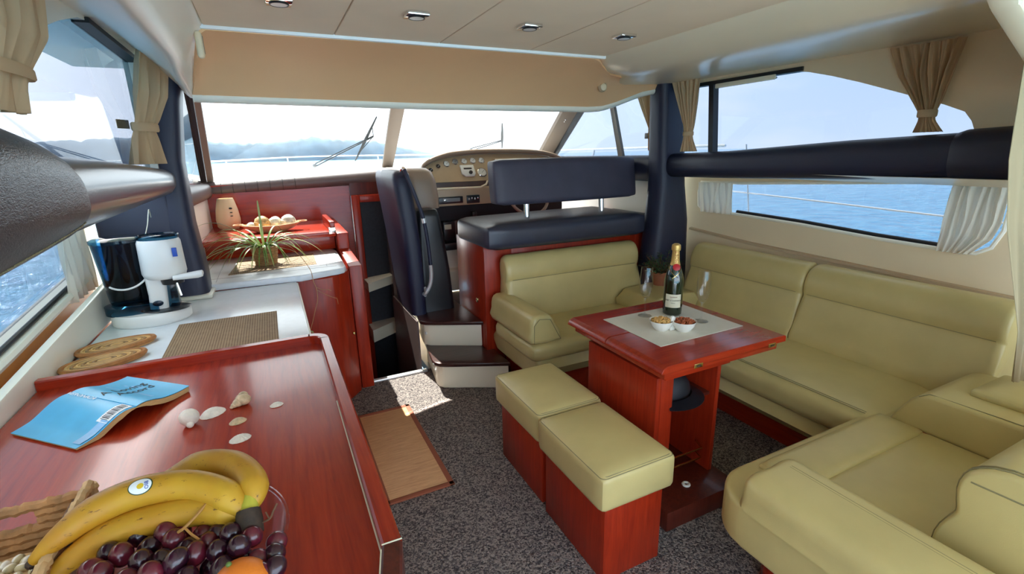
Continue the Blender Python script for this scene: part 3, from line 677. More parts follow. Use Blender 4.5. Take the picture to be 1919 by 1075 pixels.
# ---- long starboard settee
t = thing('starboard_settee', 'long cream leather settee along the starboard side under the low window', 'settee', (2.35, 1.6, 0))
part('plinth', box(2.23, 2.80, .95, 2.30, 0, .21, .004), 'cherry_y', t)
part('skirt', end_loft(soften([(2.075, .205), (2.065, .30), (2.10, .315), (2.7, .315), (2.7, .205)], 2), 'y', .96, 2.32, .02), 'cream_leather', t)
seat = part('seat', cushion(2.035, 2.66, .93, 2.33, .30, .435, .045, (.012, 0, .010), 12), 'cream_leather', t)
for dx, z_ in ((.036, .438), (.044, .4415)): part('seat_seam', tube([(2.035 + dx, y, z_ + .001) for y in (.97, 1.3, 1.6, 1.9, 2.28)], .0016, 5), 'seam_thread', seat)
bp = [(2.555, .40), (2.575, .50), (2.60, .60), (2.622, .675), (2.628, .700), (2.622, .722), (2.628, .775), (2.655, .832), (2.70, .858), (2.76, .858), (2.80, .82), (2.81, .70), (2.80, .40)]
for a, b in ((.78, 1.655), (1.66, 2.50)):
    pb = part('backrest', end_loft(soften(bp, 2), 'y', a, b, .03, 5, 5), 'cream_leather', t, sharp=60)
    part('headrest_seam', tube([(2.6285, y, .700) for y in (a + .03, (a + b) / 2, b - .03)], .0022, 5), 'seam_thread', pb)
# ---- forward two-seat settee
t = thing('forward_settee', 'two-seat cream leather settee backing onto the helm box', 'settee', (1.7, 2.5, 0))
part('plinth', box(1.32, 2.22, 2.36, 2.87, 0, .22, .004), 'cherry_x', t)
part('skirt', end_loft(soften([(2.30, .21), (2.285, .34), (2.32, .35), (2.86, .35), (2.86, .21)], 2), 'x', 1.25, 2.18, .03), 'cream_leather', t)
part('seat', cushion(1.215, 2.20, 2.255, 2.80, .325, .44, .042, (.006, .010, .008), 12), 'cream_leather', t)
fb = [(2.695, .40), (2.71, .50), (2.735, .60), (2.752, .675), (2.757, .700), (2.752, .722), (2.758, .775), (2.775, .825), (2.81, .855), (2.855, .855), (2.885, .82), (2.888, .70), (2.885, .40)]
pb = part('backrest', end_loft(soften(fb, 2), 'x', 1.30, 2.39, .04, 5, 6), 'cream_leather', t, sharp=60)
part('headrest_seam', tube([(x, 2.757, .700) for x in (1.34, 1.8, 2.35)], .0022, 5), 'seam_thread', pb)
arm_p = [(1.212, .445), (1.208, .52), (1.215, .585), (1.245, .612), (1.30, .612), (1.345, .60), (1.375, .55), (1.415, .445)]
pa = part('arm', end_loft(soften(arm_p, 2), 'y', 2.262, 2.84, .03, 5, 6), 'cream_leather', t, sharp=60)
part('arm_seam', tube([(1.228, 2.262, .45), (1.228, 2.258, .56), (1.26, 2.256, .595), (1.33, 2.256, .585), (1.40, 2.257, .455)], .0018, 5), 'seam_thread', pa)
part('corner_pad', end_loft(soften([(2.13, .44), (2.175, .52), (2.21, .545), (2.30, .55), (2.54, .55), (2.54, .43)], 2), 'y', 2.335, 2.69, .02), 'cream_leather', t, sharp=60)
# ---- aft settee
t = thing('aft_settee', 'cream leather corner settee with rounded front facing the table from aft', 'settee', (1.7, .4, 0))
def plan(x0, x1, y0, y1, r):
    return [(x0, y0)] + [(x0 + r - r * cos(k * PI / 12), y1 - r + r * sin(k * PI / 12)) for k in range(7)] + [(x1, y1), (x1, y0)]
part('plinth', prism(plan(1.36, 2.2, -.4, .90, .08), 'z', 0, .215, .004), 'cherry_x', t)
part('skirt', prism(plan(1.265, 2.12, -.4, .945, .13), 'z', .205, .33, .02), 'cream_leather', t)
ba = part('base_cushion', prism(plan(1.185, 2.12, -.4, .99, .16), 'z', .27, .425, .045, 5), 'cream_leather', t, sharp=60)
part('base_seam', tube([(p[0] + .018, p[1] - .012, .415) for p in plan(1.185, 2.06, -.4, .985, .16)[:-1]], .0018, 5), 'seam_thread', ba)
part('seat_front_roll', cushion(1.40, 2.135, .785, .955, .40, .445, .03, (0, .0, .006), 8), 'cream_leather', t)
part('seat_pad', cushion(1.40, 2.135, .40, .80, .40, .438, .022, (0, 0, .008), 8), 'cream_leather', t)
ap = [(1.180, .42), (1.168, .46), (1.172, .505), (1.190, .528), (1.225, .538), (1.30, .541), (1.37, .540), (1.395, .532), (1.408, .51), (1.412, .47), (1.412, .42)]
pa = part('arm', end_loft(soften(ap, 2), 'y', -.4, .845, .035, 5, 6), 'cream_leather', t, sharp=60)
for dx in (0, .010): part('arm_seam', tube([(1.335 + dx, y, .540) for y in (-.38, .2, .6, .80)] + [(1.337 + dx, .835, .515)], .0016, 5), 'seam_thread', pa)
ab = [(.425, .405), (.462, .43), (.480, .475), (.472, .53), (.452, .578), (.448, .60), (.456, .65), (.450, .695), (.425, .728), (.37, .75), (.27, .745), (.20, .70), (.18, .60), (.18, .405)]
pb = part('backrest', end_loft(soften(ab, 2), 'x', 1.462, 2.54, .016, 6, 6), 'cream_leather', t, sharp=60)
abs_ = soften(ab, 2)[:-4]; cy_, cz_ = sum(p[0] for p in ab) / len(ab), sum(p[1] for p in ab) / len(ab)
for s_, xo in ((1.008, 1.476), (1.008, 1.488)):
    part('backrest_piping', tube([(xo, cy_ + (y - cy_) * s_, cz_ + (z - cz_) * s_) for y, z in abs_ if z > .42], .0022, 6), 'seam_thread', pb)
part('backrest_piping', tube([(1.4615, .43, .690), (1.4612, .33, .692), (1.4615, .23, .680)], .0022, 5), 'seam_thread', pb)
cb = part('corner_block', prism([(.915, .425), (.90, .46), (.86, .54), (.825, .573), (.79, .585), (.20, .585), (.20, .425)], 'x', 2.13, 2.55, .016, 3), 'cream_leather', t, sharp=50)
part('corner_pad', cushion(2.255, 2.545, .20, .735, .575, .612, .02, (0, 0, .008), 8), 'cream_leather', cb)
part('corner_seam', tube([(2.131, .83, .565), (2.145, .805, .583), (2.147, .60, .5865), (2.147, .3, .5865)], .0018, 5), 'seam_thread', cb)

# ---- helm seat
t = thing('helm_bench', 'double helm seat on a cherry box with grey padded back on steel posts', 'helm seat', (1.8, 3.1, 0))
bx = part('seat_box', box(1.20, 2.46, 2.895, 3.42, 0, .93, .006), 'cherry_z', t)
part('front_stile', box(1.198, 1.40, 2.888, 2.90, .0, .925, .003), 'cherry_z', bx)
part('side_locker', box(2.462, 2.655, 2.90, 3.42, 0, 1.01, .006), 'cherry_z', t)
part('locker_top', box(2.462, 2.655, 2.90, 3.42, 1.01, 1.022, .004), 'helm_blue', t)
part('seat_cushion', cushion(1.175, 2.445, 2.755, 3.34, .905, 1.065, .042, (.01, .012, .012), 12, shear=lambda p: Vector((p.x, p.y + .12 * (p.x - 1.2) * max(0, (p.y - 2.9)) * .8, p.z))), 'helm_blue', t)
hb = part('backrest', cushion(1.335, 2.515, 2.955, 3.085, 1.165, 1.46, .03, (.004, .010, .006), 12, shear=lambda p: Vector((p.x, p.y + (p.z - 1.165) * .14, p.z))), 'helm_grey', t)
for x in (1.58, 2.215):
    pp = part('back_post', tube([(x, 3.0, 1.03), (x, 3.01, 1.19)], .020, 16), 'chrome', t)
    part('post_collar', lathe([(.030, 0), (.030, .008), (.022, .012)], 16, (x, 3.0, 1.058)), 'steel', pp)
lk = part('latch', box(1.192, 1.2, 3.02, 3.05, .50, .53, .003), 'brass', t)
part('latch_front', lathe([(.011, 0), (.011, .006), (.006, .008)], 12, (0, 0, 0)), 'steel', t, local=False).matrix_local = ROOT[t.name].inverted() @ T(Vector((1.335, 2.887, .635))) @ RX(90)

# ---- companion steps
t = thing('companion_steps', 'two curved dark-treaded cream steps up to the helm', 'steps', (1.03, 3.0, 0))
s1 = [(.865, 3.32), (.805, 2.90), (.808, 2.86), (.83, 2.825), (.87, 2.80), (1.245, 2.617), (1.245, 2.885), (1.196, 2.885), (1.196, 3.32)]
s2_ = [(.90, 3.80), (.815, 3.22), (.815, 3.17), (.84, 3.13), (.88, 3.105), (1.196, 2.939), (1.196, 3.80)]
ins = lambda P, d, e=0: [(p[0] + d, p[1] + d) if p[0] < 1.1 else (p[0], p[1] + (d if p[1] < 2.8 or (p[1] < 2.95 and p[0] < 1.2 and len(P) == 7) else 0)) for p in P]
for P_, z_, zb in ((s1, .19, 0), (s2_, .38, .19)):
    part('riser', prism(ins(P_, .028), 'z', zb, z_ - .018, .012, 3), 'gelcoat', t)
    part('tread', prism(P_, 'z', z_ - .02, z_ + .006, .006, 3), 'wenge_x', t)
part('step_light', xf(lathe([(.012, 0), (.012, .004), (.006, .006)], 14), T(Vector((.853, 3.18, .285))) @ RZ(20) @ RY(-90)), 'white_plastic', t)
part('helm_floor', box(1.20, 2.66, 3.42, 3.80, .33, .38, .003), 'wenge_x', t)

# ---- helm side panel with grab handle
def rrect(x0, x1, y0, y1, z, f=.4):
    r = min(x1 - x0, y1 - y0) * f; q = []
    for cx2, cy2, a0 in ((x1 - r, y1 - r, 0), (x0 + r, y1 - r, 90), (x0 + r, y0 + r, 180), (x1 - r, y0 + r, 270)):
        for k in range(5): a = rad(a0 + k * 22.5); q.append((cx2 + r * cos(a), cy2 + r * sin(a), z))
    return q
t = thing('helm_side_panel', 'tall navy leather side panel with stainless grab handle beside the companionway', 'side panel', (.9, 3.5, .38))
part('outer_pad', loft([rrect(*s) for s in ((.80, .905, 3.29, 3.80, .386), (.79, .905, 3.28, 3.82, .60), (.775, .90, 3.272, 3.86, .85), (.755, .88, 3.268, 3.9, 1.10), (.738, .862, 3.275, 3.92, 1.28), (.735, .858, 3.285, 3.93, 1.35), (.742, .855, 3.30, 3.93, 1.385), (.762, .838, 3.335, 3.92, 1.405))]), 'navy_leather', t, sharp=60)
part('inner_pad', loft([rrect(*s, f=.25) for s in ((.885, 1.135, 3.33, 3.48, .386), (.885, 1.115, 3.34, 3.48, .70), (.895, 1.085, 3.35, 3.48, .95), (.90, 1.065, 3.35, 3.48, 1.08), (.905, 1.05, 3.36, 3.47, 1.125), (.93, 1.03, 3.38, 3.46, 1.135))]), 'black_plastic', t, sharp=60)
part('cowl', loft([rrect(*s, f=.3) for s in ((.905, 1.125, 3.50, 4.3, 1.12), (.90, 1.125, 3.50, 4.3, 1.20), (.885, 1.11, 3.50, 4.3, 1.32), (.87, 1.09, 3.53, 4.3, 1.385), (.90, 1.06, 3.58, 4.3, 1.41))]), 'dash_edge', t, sharp=60)
hp = [(.795, 3.30, 1.395), (.80, 3.245, 1.42), (.825, 3.225, 1.34), (.865, 3.222, 1.22), (.903, 3.225, 1.09), (.925, 3.232, .92), (.936, 3.24, .76), (.938, 3.245, .68), (.925, 3.25, .61), (.895, 3.262, .555), (.885, 3.30, .54)]
hs = smooth_path(hp, 5)
gh = part('grab_handle', tube(hs, .0125, 10), 'navy_leather', t)
part('handle_collar', tube([p for p in hs if 1.055 < p.z < 1.11], .0145, 12), 'stainless_line', gh)
part('handle_end', tube([p for p in hs if p.z < .77], .0142, 12), 'stainless_line', gh)
part('handle_plate', box(.862, .912, 3.296, 3.315, .515, .59, .006), 'stainless_line', gh)
part('handle_top', tube(hs[:7], .0142, 12), 'chrome', gh)
# ---- helm console
t = thing('helm_console', 'arched tan instrument console with round gauges ahead of the helm seat', 'console', (1.75, 3.9, .38))
ol = [(1.141, 1.291), (1.085, 1.37), (1.099, 1.392), (1.15, 1.425), (1.211, 1.451), (1.319, 1.478), (1.425, 1.49), (1.587, 1.499), (1.9, 1.498), (2.15, 1.485), (2.32, 1.45), (2.42, 1.39), (2.40, 1.29)]
pn = Vector((0, 1, -.6)).normalized()
fp = lambda x, z: ((x, 3.8 + .6 * (z - 1.3), z), pn)
ip = part('instrument_panel', holed(ol, [], fp, .02), 'dash_vinyl', t)
hood = [(x, 3.795 + .6 * (z - 1.3), z + .012) for x, z in ol[1:-1]]
part('hood', loft([[Vector(p) + Vector((0, -.015 + .022 * cos(a) * 1, .012 + .020 * sin(a))) for a in [k * PI / 5 for k in range(10)]] for p in smooth_path(hood, 3)]), 'dash_edge', t, sharp=60)
part('hood_top', loft([[Vector(p) + Vector((0, 0, .02)), Vector((p[0] + (1.75 - p[0]) * .0, 4.45, min(p[2], 1.43) - .03)), Vector((p[0], 4.45, 1.30)), Vector(p) + Vector((0, .03, -.02))] for p in smooth_path(hood, 3)]), 'sill_vinyl', t)
gauges = [(1.164, 1.383, .021), (1.233, 1.411, .021), (1.309, 1.429, .027), (1.387, 1.444, .027), (1.465, 1.446, .027), (1.543, 1.449, .027), (1.621, 1.449, .027), (1.601, 1.354, .042)]
for i, (x, z, r) in enumerate(gauges):
    M = frame_m((x, 3.8 + .6 * (z - 1.3), z), (1, 0, 0), (0, .6, 1))
    g = part('gauge', xf(lathe([(r, 0), (r, .006), (r * .86, .010), (r * .80, .006), (r * .8, .001)], 24), M), 'chrome', ip)
    f_ = part('gauge_dial', xf(lathe([(r * .8, .0015), (r * .79, .004), (.001, .0042)], 20), M), 'black_plastic' if i < 2 else ('grey_plastic' if i == 3 else 'white_plastic'), ip)
    part('needle', xf(tube([(-.1 * r, -.1 * r, .0055), (.5 * r, .45 * r, .0055)], .0012, 4), M), 'print_white' if i < 2 else 'print_dark', ip)
M = frame_m((1.475, 3.841, 1.368), (1, 0, 0), (0, .6, 1))
dv = part('autopilot', xf(prism([(-.058, -.03), (-.03, -.055), (.045, -.055), (.062, -.03), (.058, .05), (-.062, .05)], 'z', 0, .018, .005), M), 'white_plastic', ip)
part('autopilot_display', xf(box(-.035, .035, .008, .022, .018, .0195), M), 'print_dark', ip)
part('autopilot_knob', xf(lathe([(.016, .018), (.015, .028), (.001, .03)], 16, (.018, -.022, 0)), M), 'black_plastic', ip)
part('chart_display', xf(box(-.17, .17, -.10, .06, 0, .02, .006), frame_m((1.90, 3.84, 1.40), (1, 0, 0), (0, .6, 1))), 'white_plastic', ip)
fs = part('lower_fascia', prism([(3.745, 1.105), (3.75, 1.235), (3.765, 1.248), (3.80, 1.240), (3.83, 1.22), (4.35, 1.22), (4.35, 1.105)], 'x', 1.13, 2.42, .006, 2), 'dash_vinyl', t)
part('shelf_recess', box(1.145, 2.38, 3.80, 3.90, 1.215, 1.292), 'brown_leather', t)
part('fascia_lip', tube([(1.15, 3.756, 1.244), (1.55, 3.756, 1.240), (1.60, 3.75, 1.262), (1.62, 3.77, 1.285)], .008, 8), 'gelcoat', fs)
ra = part('radio', box(1.182, 1.386, 3.735, 3.76, 1.124, 1.178, .004), 'black_plastic', fs)
part('radio_face', box(1.215, 1.36, 3.7315, 3.736, 1.138, 1.168, .002), 'grey_plastic', ra)
part('radio_knob', xf(lathe([(.011, 0), (.010, .010), (.001, .011)], 14), T(Vector((1.232, 3.732, 1.153))) @ RX(90)), 'steel', ra)
sw_ = part('switch_plate', box(1.42, 1.533, 3.737, 3.76, 1.116, 1.181, .004), 'black_plastic', fs)
for k in range(4): part('switch', ell((1.437 + k * .026, 3.734, 1.153 + .004 * (k % 2)), (.006, .005, .009), 8, 6), 'chrome' if k % 2 else 'white_plastic', sw_)
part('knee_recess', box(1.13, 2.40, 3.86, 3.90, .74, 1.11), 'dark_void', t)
vh = part('vhf_radio', box(1.222, 1.318, 3.77, 3.86, .83, .975, .004), 'black_plastic', t)
part('vhf_screen', box(1.226, 1.285, 3.766, 3.771, .915, .955, .002), 'lcd', vh)
part('panel_beside_vhf', box(1.325, 1.44, 3.80, 3.86, .83, .975, .003), 'brown_leather', t)
part('kick_ledge', box(1.14, 1.60, 3.74, 3.86, .745, .805, .008), 'black_plastic', t)
hm = part('handset', join(cushion(1.455, 1.498, 3.72, 3.765, 1.0, 1.05, .012, cuts=4), cushion(1.462, 1.492, 3.73, 3.765, .86, 1.0, .010, cuts=4)), 'black_plastic', t)
part('handset_cord', tube(smooth_path([(1.475, 3.745, .865), (1.447, 3.74, .78), (1.452, 3.735, .70), (1.475, 3.735, .678), (1.498, 3.735, .70), (1.502, 3.74, .80), (1.49, 3.76, .87)], 6), .009, 8), 'black_rubber', hm)
part('footwell_wall', prism([(3.80, .38), (3.80, .56), (3.84, .575), (3.84, .745), (4.3, .745), (4.3, .38)], 'x', 1.14, 2.6, .01, 2), 'gelcoat', t)
# steering wheel
t2 = thing('steering_wheel', 'dark rimmed steering wheel half hidden behind the helm seat', 'steering wheel', (1.93, 3.66, 1.15))
Mw = T(Vector((1.93, 3.64, 1.17))) @ RX(62)
rim = part('rim', xf(weld(tube([(.185 * cos(2 * PI * k / 40), .185 * sin(2 * PI * k / 40), 0) for k in range(40)], .013, 8, closed=True)), Mw), 'dash_edge', t2)
part('hub', xf(lathe([(.04, -.03), (.045, 0), (.03, .012), (.001, .014)], 20), Mw), 'steel', t2)
for a in (90, 210, 330): part('spoke', xf(tube([(.03 * cos(rad(a)), .03 * sin(rad(a)), -.005), (.183 * cos(rad(a)), .183 * sin(rad(a)), 0)], .009, 8), Mw), 'steel', t2)
part('column', xf(tube([(0, 0, -.02), (0, 0, -.12)], .03, 14), Mw), 'black_plastic', t2)

# ---- galley: cabinets, worktops, wooden cover
t = thing('galley_cabinet', 'cherry galley cabinet carrying the white worktop along the port side', 'cabinet', (-.3, 2.0, 0))
part('body', box(-.735, .045, .60, 2.96, 0, .80, .004), 'cherry_z', t)
t = thing('corner_cabinet', 'rounded cherry corner cabinet under the raised white worktop by the companionway', 'cabinet', (.1, 3.3, 0))
part('body', prism([(-.45, 2.99), (.20, 2.965), (.265, 2.975), (.30, 3.0), (.365, 3.08), (.372, 3.12), (.372, 4.3), (-.45, 4.3)], 'z', 0, .825, .012, 3), 'cherry_z', t)
kn = part('knob', ell((.352, 3.055, .42), .011, 12, 8), 'brass', t)
t = thing('worktop', 'flat white galley worktop under the coffee machine', 'worktop', (-.3, 2.3, .80))
part('slab', box(-.703, .062, 1.828, 2.92, .801, .83, .006), 'white_counter', t)
part('edge_band', box(.058, .068, 1.83, 2.91, .801, .826, .003), 'counter_edge', t)
t = thing('raised_worktop', 'raised white worktop with rounded corner under the spider plant', 'worktop', (0, 3.4, .83))
rw = prism([(-.44, 2.95), (.06, 2.925), (.085, 2.915), (.30, 2.985), (.335, 3.01), (.35, 3.06), (.362, 3.60), (.35, 3.72), (.30, 3.74), (-.44, 3.74)], 'z', .825, .862, .008, 3)
sl = part('slab', rw, 'white_counter', t)
part('lid_groove', box(.245, .2475, 3.10, 3.70, .8618, .8628), 'print_grey', sl)
part('lid_groove', box(-.42, .30, 3.075, 3.0775, .8618, .8628), 'print_grey', sl)
part('lid_groove', box(-.335, -.3325, 2.99, 3.60, .8618, .8628), 'print_grey', sl)
t = thing('galley_shelf', 'cherry shelf with raised end holding the bowl of decorative balls', 'shelf', (-.05, 3.95, .86))
part('board', box(-.44, .37, 3.60, 4.36, .965, 1.0, .004), 'cherry_x', t)
part('front_panel', box(-.44, .37, 3.70, 3.725, .862, .966, .003), 'cherry_x', t)
part('end_stop', box(.335, .37, 3.595, 4.1, 1.0, 1.07, .005), 'cherry_y', t)
part('end_cap', box(.325, .372, 3.588, 3.60, .985, 1.03, .003), 'steel', t)
t = thing('galley_cover', 'large glossy cherry board with raised rim covering the near end of the galley', 'wooden cover', (-.3, 1.3, .80))
bd = part('board', prism([(-.70, .45), (.03, .45), (.09, .67), (.09, 1.78), (.06, 1.81), (-.70, 1.81)], 'z', .80, .852), 'cherry_y', t)
def rimseg(P, inner, z0, z1, w, bev=.004):
    """rim following the plan path P, offset w to the left-hand side"""
    pts = [Vector((p[0], p[1], 0)) for p in P]; rings = []
    for i, p in enumerate(pts):
        d = ((pts[min(i + 1, len(pts) - 1)] - p).normalized() + (p - pts[max(i - 1, 0)]).normalized()).normalized(); n = Vector((-d.y, d.x, 0))
        rings.append([p + Vector((0, 0, z0)), p + Vector((0, 0, z1 - bev)), p + n * bev + Vector((0, 0, z1)), p + n * (w - bev) + Vector((0, 0, z1)), p + n * w + Vector((0, 0, z1 - bev)), p + n * w + Vector((0, 0, z0))])
    return loft(rings)
outer = [(.118, .69), (.118, 1.76)] + [(.118 - .065 * (1 - cos(k * PI / 12)), 1.76 + .065 * sin(k * PI / 12)) for k in range(1, 7)]
part('side_rim', rimseg(outer[:2], 0, .801, .882, .033), 'cherry_y', t)
part('corner_rim', rimseg([(.118, 1.758)] + outer[2:], 0, .801, .882, .033), 'cherry_x', t)
part('end_rim', rimseg([(.055, 1.825), (-.702, 1.825)], 0, .801, .882, .033), 'cherry_x', t)
part('near_rim', rimseg([(.06, .45), (.118, .688)], 0, .801, .882, .033), 'mahogany_dark', t)
part('inlay_line', tube([(.0845, .70, .8535), (.0845, 1.30, .8535)], .0016, 5), 'label_cream', t)
part('inlay_line', tube([(.0845, .69, .8835), (.118, .689, .8835)], .0014, 5), 'label_cream', t)
part('inlay_line', tube([(.0815, .68, .8832), (.033, .48, .8832)], .0014, 5), 'label_cream', t)

# ---- stools
def stool(loc, label):
    t = thing('upholstered_stool', label, 'stool', loc)
    part('base', box(-.135, .125, -.205, .205, 0, .315, .004), 'cherry_z', t, local=True)
    c = part('cushion', cushion(-.165, .165, -.226, .226, .31, .452, .024, (.004, .004, .018), 11), 'cream_leather', t, local=True)
    for q, zz in ((.0, .4445), (.007, .4475)):
        x_, y_ = .158 - q, .219 - q
        ring = []
        for cx2, cy2, a0 in ((x_ - .02, y_ - .02, 0), (-x_ + .02, y_ - .02, 90), (-x_ + .02, -y_ + .02, 180), (x_ - .02, -y_ + .02, 270)):
            for k in range(5): a = rad(a0 + k * 22.5); ring.append((cx2 + .02 * cos(a), cy2 + .02 * sin(a), zz))
        part('piping', weld(tube(ring, .0017, 5, closed=True)), 'seam_thread', c, local=True)
    return t
st0 = stool((1.018, 1.335, 0), 'square cream leather stool on a cherry box standing clear of the steps')
dup(st0, (1.030, 1.795, 0), 0, 'square cream leather stool on a cherry box beside the forward settee')

# ---- table
t = thing('saloon_table', 'cherry folding saloon table with brass hinges on a boxed pedestal', 'table', (1.57, 1.57, 0))
for a, b in ((1.245, 1.5965), (1.6015, 1.895)):
    part('leaf', prism([(1.215, .695), (1.225, .712), (1.245, .720), (1.905, .720), (1.915, .714), (1.915, .690), (1.215, .690)], 'y', a, b, .002, 1), 'cherry_x', t, sharp=20)
part('lower_leaf', box(1.245, 1.885, 1.262, 1.875, .655, .690, .004), 'cherry_x', t)
part('bearer', box(1.29, 1.65, 1.30, 1.84, .625, .656, .003), 'cherry_x', t)
for x in (1.375, 1.80):
    hg = part('hinge', box(x, x + .045, 1.2405, 1.246, .683, .701, .001), 'brass', t)
    part('hinge_slot', box(x + .012, x + .033, 1.239, 1.2412, .689, .694), 'print_dark', hg)
part('side_panel', box(1.275, 1.30, 1.33, 1.80, .09, .625, .003), 'cherry_z', t)
part('stile', box(1.30, 1.365, 1.33, 1.355, .09, .625, .003), 'cherry_z', t)
part('side_panel', box(1.612, 1.635, 1.33, 1.80, .09, .625, .003), 'cherry_z', t)
part('back_panel', box(1.30, 1.612, 1.60, 1.62, .09, .625, .002), 'cherry_z', t)
part('shelf', box(1.30, 1.612, 1.36, 1.60, .46, .475, .002), 'mahogany_dark', t)
part('foot', box(1.255, 1.665, 1.205, 1.86, 0, .09, .005), 'mahogany_dark', t)
for z_ in (.205, .155): part('bottle_rod', tube([(1.365, 1.352, z_), (1.585, 1.352, z_), (1.605, 1.40, z_)], .0045, 8), 'brass', t)
part('foot_catch', weld(tube([(1.45 + .013 * cos(2 * PI * k / 20), 1.30 + .013 * sin(2 * PI * k / 20), .096) for k in range(20)], .006, 8, closed=True)), 'white_plastic', t)
# ============================================================ CURTAINS
def curtain(name, label, secs, normal, pleats, amp, mat, parts=(), cat='curtain', phase=0.0, group=None, gather=None):
    """secs: (z, left (x,y), right (x,y), pleat depth factor) from top to bottom"""
    nrm = Vector(normal).normalized(); secs = sorted(secs, key=lambda s: -s[0]); ztop, zbot = secs[0][0], secs[-1][0]
    tl = [(-s[0], (s[1][0], s[1][1])) for s in secs]; tr = [(-s[0], (s[2][0], s[2][1])) for s in secs]; tf = [(-s[0], s[3]) for s in secs]
    rnd = random.Random(len(label)); ph = [rnd.random() * 1.2 for _ in range(4)]
    def fn(u, v):
        z = ztop + (zbot - ztop) * v; l = interp(tl, -z); r = interp(tr, -z); f = interp(tf, -z)
        uu = u + .035 * sin(6.28 * (u * 2.3 + v * .7 + ph[0])) * (4 * u * (1 - u))
        p = Vector((l[0] + (r[0] - l[0]) * uu, l[1] + (r[1] - l[1]) * uu, z))
        d = sin(2 * PI * pleats * u + phase + .8 * sin(3 * v + ph[1])) + .35 * sin(2 * PI * pleats * 2.3 * u + ph[2] + 2 * v)
        return p + nrm * (amp * f * d)
    ctr = [(secs[0][1][i] + secs[0][2][i]) / 2 for i in (0, 1)]
    t = thing(name, label, cat, (ctr[0], ctr[1], zbot), group=group)
    part('fabric', surf(fn, pleats * 12, 36, .0015), mat, t, sharp=80)
    if gather:
        z, w = gather; l = Vector((*interp(tl, -z), z)); r = Vector((*interp(tr, -z), z)); c = (l + r) / 2; d = (r - l).normalized(); hw = (r - l).length / 2 + .006
        ring = lambda zz, k: [c + d * (hw * k * cos(a)) + nrm * (amp * 1.1 + .010) * k * sin(a) + Vector((0, 0, zz - z)) for a in [2 * PI * j / 18 for j in range(18)]]
        part('tieback', loft([ring(z + w, .97), ring(z + w * .6, 1.05), ring(z - w * .6, 1.05), ring(z - w, .97)], caps=False), mat, t)
    return t
yR = lambda y, o: (sx(y) - o, y); yL = lambda y, o: (px_(y) + o, y)
curtain('tied_curtain', 'tan curtain tied at its waist at the aft end of the long starboard window',
        [(1.925, yR(1.41, .045), yR(1.135, .045), .7), (1.80, yR(1.36, .04), yR(1.16, .04), 1.0), (1.68, yR(1.29, .03), yR(1.19, .03), .7), (1.63, yR(1.262, .03), yR(1.205, .03), .4), (1.60, yR(1.262, .03), yR(1.20, .03), .5), (1.552, yR(1.275, .03), yR(1.165, .03), .7)], (-1, -.08, 0), 7, .016, 'curtain_tan', gather=(1.632, .016))
curtain('tied_curtain', 'slim tan curtain tied near its foot just aft of the starboard pillar',
        [(1.955, yR(2.655, .075), yR(2.425, .075), .7), (1.80, yR(2.60, .06), yR(2.45, .06), 1.0), (1.65, yR(2.555, .05), yR(2.475, .05), .6), (1.60, yR(2.548, .05), yR(2.485, .05), .4), (1.56, yR(2.55, .05), yR(2.475, .05), .5), (1.488, yR(2.57, .045), yR(2.445, .045), .8)], (-1, -.08, 0), 6, .014, 'curtain_tan', gather=(1.602, .014))
curtain('gathered_curtain', 'small tan curtain drawn back on the forward side of the starboard pillar',
        [(1.94, (2.545, 3.06), (2.53, 2.84), .8), (1.80, (2.545, 2.98), (2.53, 2.84), .9), (1.66, (2.545, 2.90), (2.53, 2.84), .6), (1.5, (2.545, 2.885), (2.53, 2.84), .6)], (-1, 0, 0), 4, .012, 'curtain_tan')
curtain('tied_curtain', 'tan curtain with a stiff tieback tab beside the port pillar',
        [(1.985, (-.415, 2.66), (-.335, 2.80), .8), (1.90, (-.43, 2.62), (-.345, 2.80), 1.1), (1.78, (-.45, 2.60), (-.365, 2.80), 1.2), (1.68, (-.475, 2.63), (-.405, 2.775), .7), (1.64, (-.485, 2.64), (-.425, 2.75), .5), (1.60, (-.495, 2.62), (-.42, 2.755), .8), (1.49, (-.512, 2.585), (-.407, 2.77), 1.0)], (.85, -.5, 0), 5, .016, 'curtain_tan', gather=(1.645, .018))
tb = [o for o in COL.objects if o.get('label', '').startswith('tan curtain with a stiff')][0]
part('tieback_tab', xf(box(-.03, .03, -.003, .003, -.018, .018, .002), T(Vector((-.52, 2.645, 1.655))) @ RZ(60)), 'rattan_light', tb)
curtain('hanging_curtain', 'wide tan curtain at the aft end of the port window behind the bolster',
        [(2.02, yL(1.28, .10), yL(1.72, .10), .8), (1.90, yL(1.28, .09), yL(1.72, .095), 1.0), (1.80, yL(1.30, .085), yL(1.70, .09), 1.0), (1.72, yL(1.32, .08), yL(1.62, .08), .7), (1.68, yL(1.33, .08), yL(1.58, .08), .6), (1.612, yL(1.28, .07), yL(1.575, .07), .9)], (1, -.08, 0), 5, .018, 'curtain_tan', gather=(1.70, .014))
curtain('short_curtain', 'short pale curtain gathered at the forward end of the low starboard window',
        [(1.272, (s2(2.65) - .012, 2.648), (s2(2.36) - .012, 2.36), .8), (1.06, (s2(2.62) - .012, 2.615), (s2(2.35) - .012, 2.35), 1.0)], (-1, 0, 0), 6, .010, 'curtain_white')
curtain('short_curtain', 'short white pleated curtain at the rounded aft end of the low starboard window',
        [(1.318, (s2(1.16) - .018, 1.165), (s2(.97) - .018, .965), 1.0), (1.15, (s2(1.16) - .018, 1.175), (s2(.97) - .018, .965), 1.0), (1.08, (s2(1.16) - .018, 1.175), (s2(.97) - .018, .985), 1.0), (1.0, (s2(1.16) - .018, 1.18), (s2(.97) - .018, 1.055), .8)], (-1, 0, 0), 6, .014, 'curtain_white')
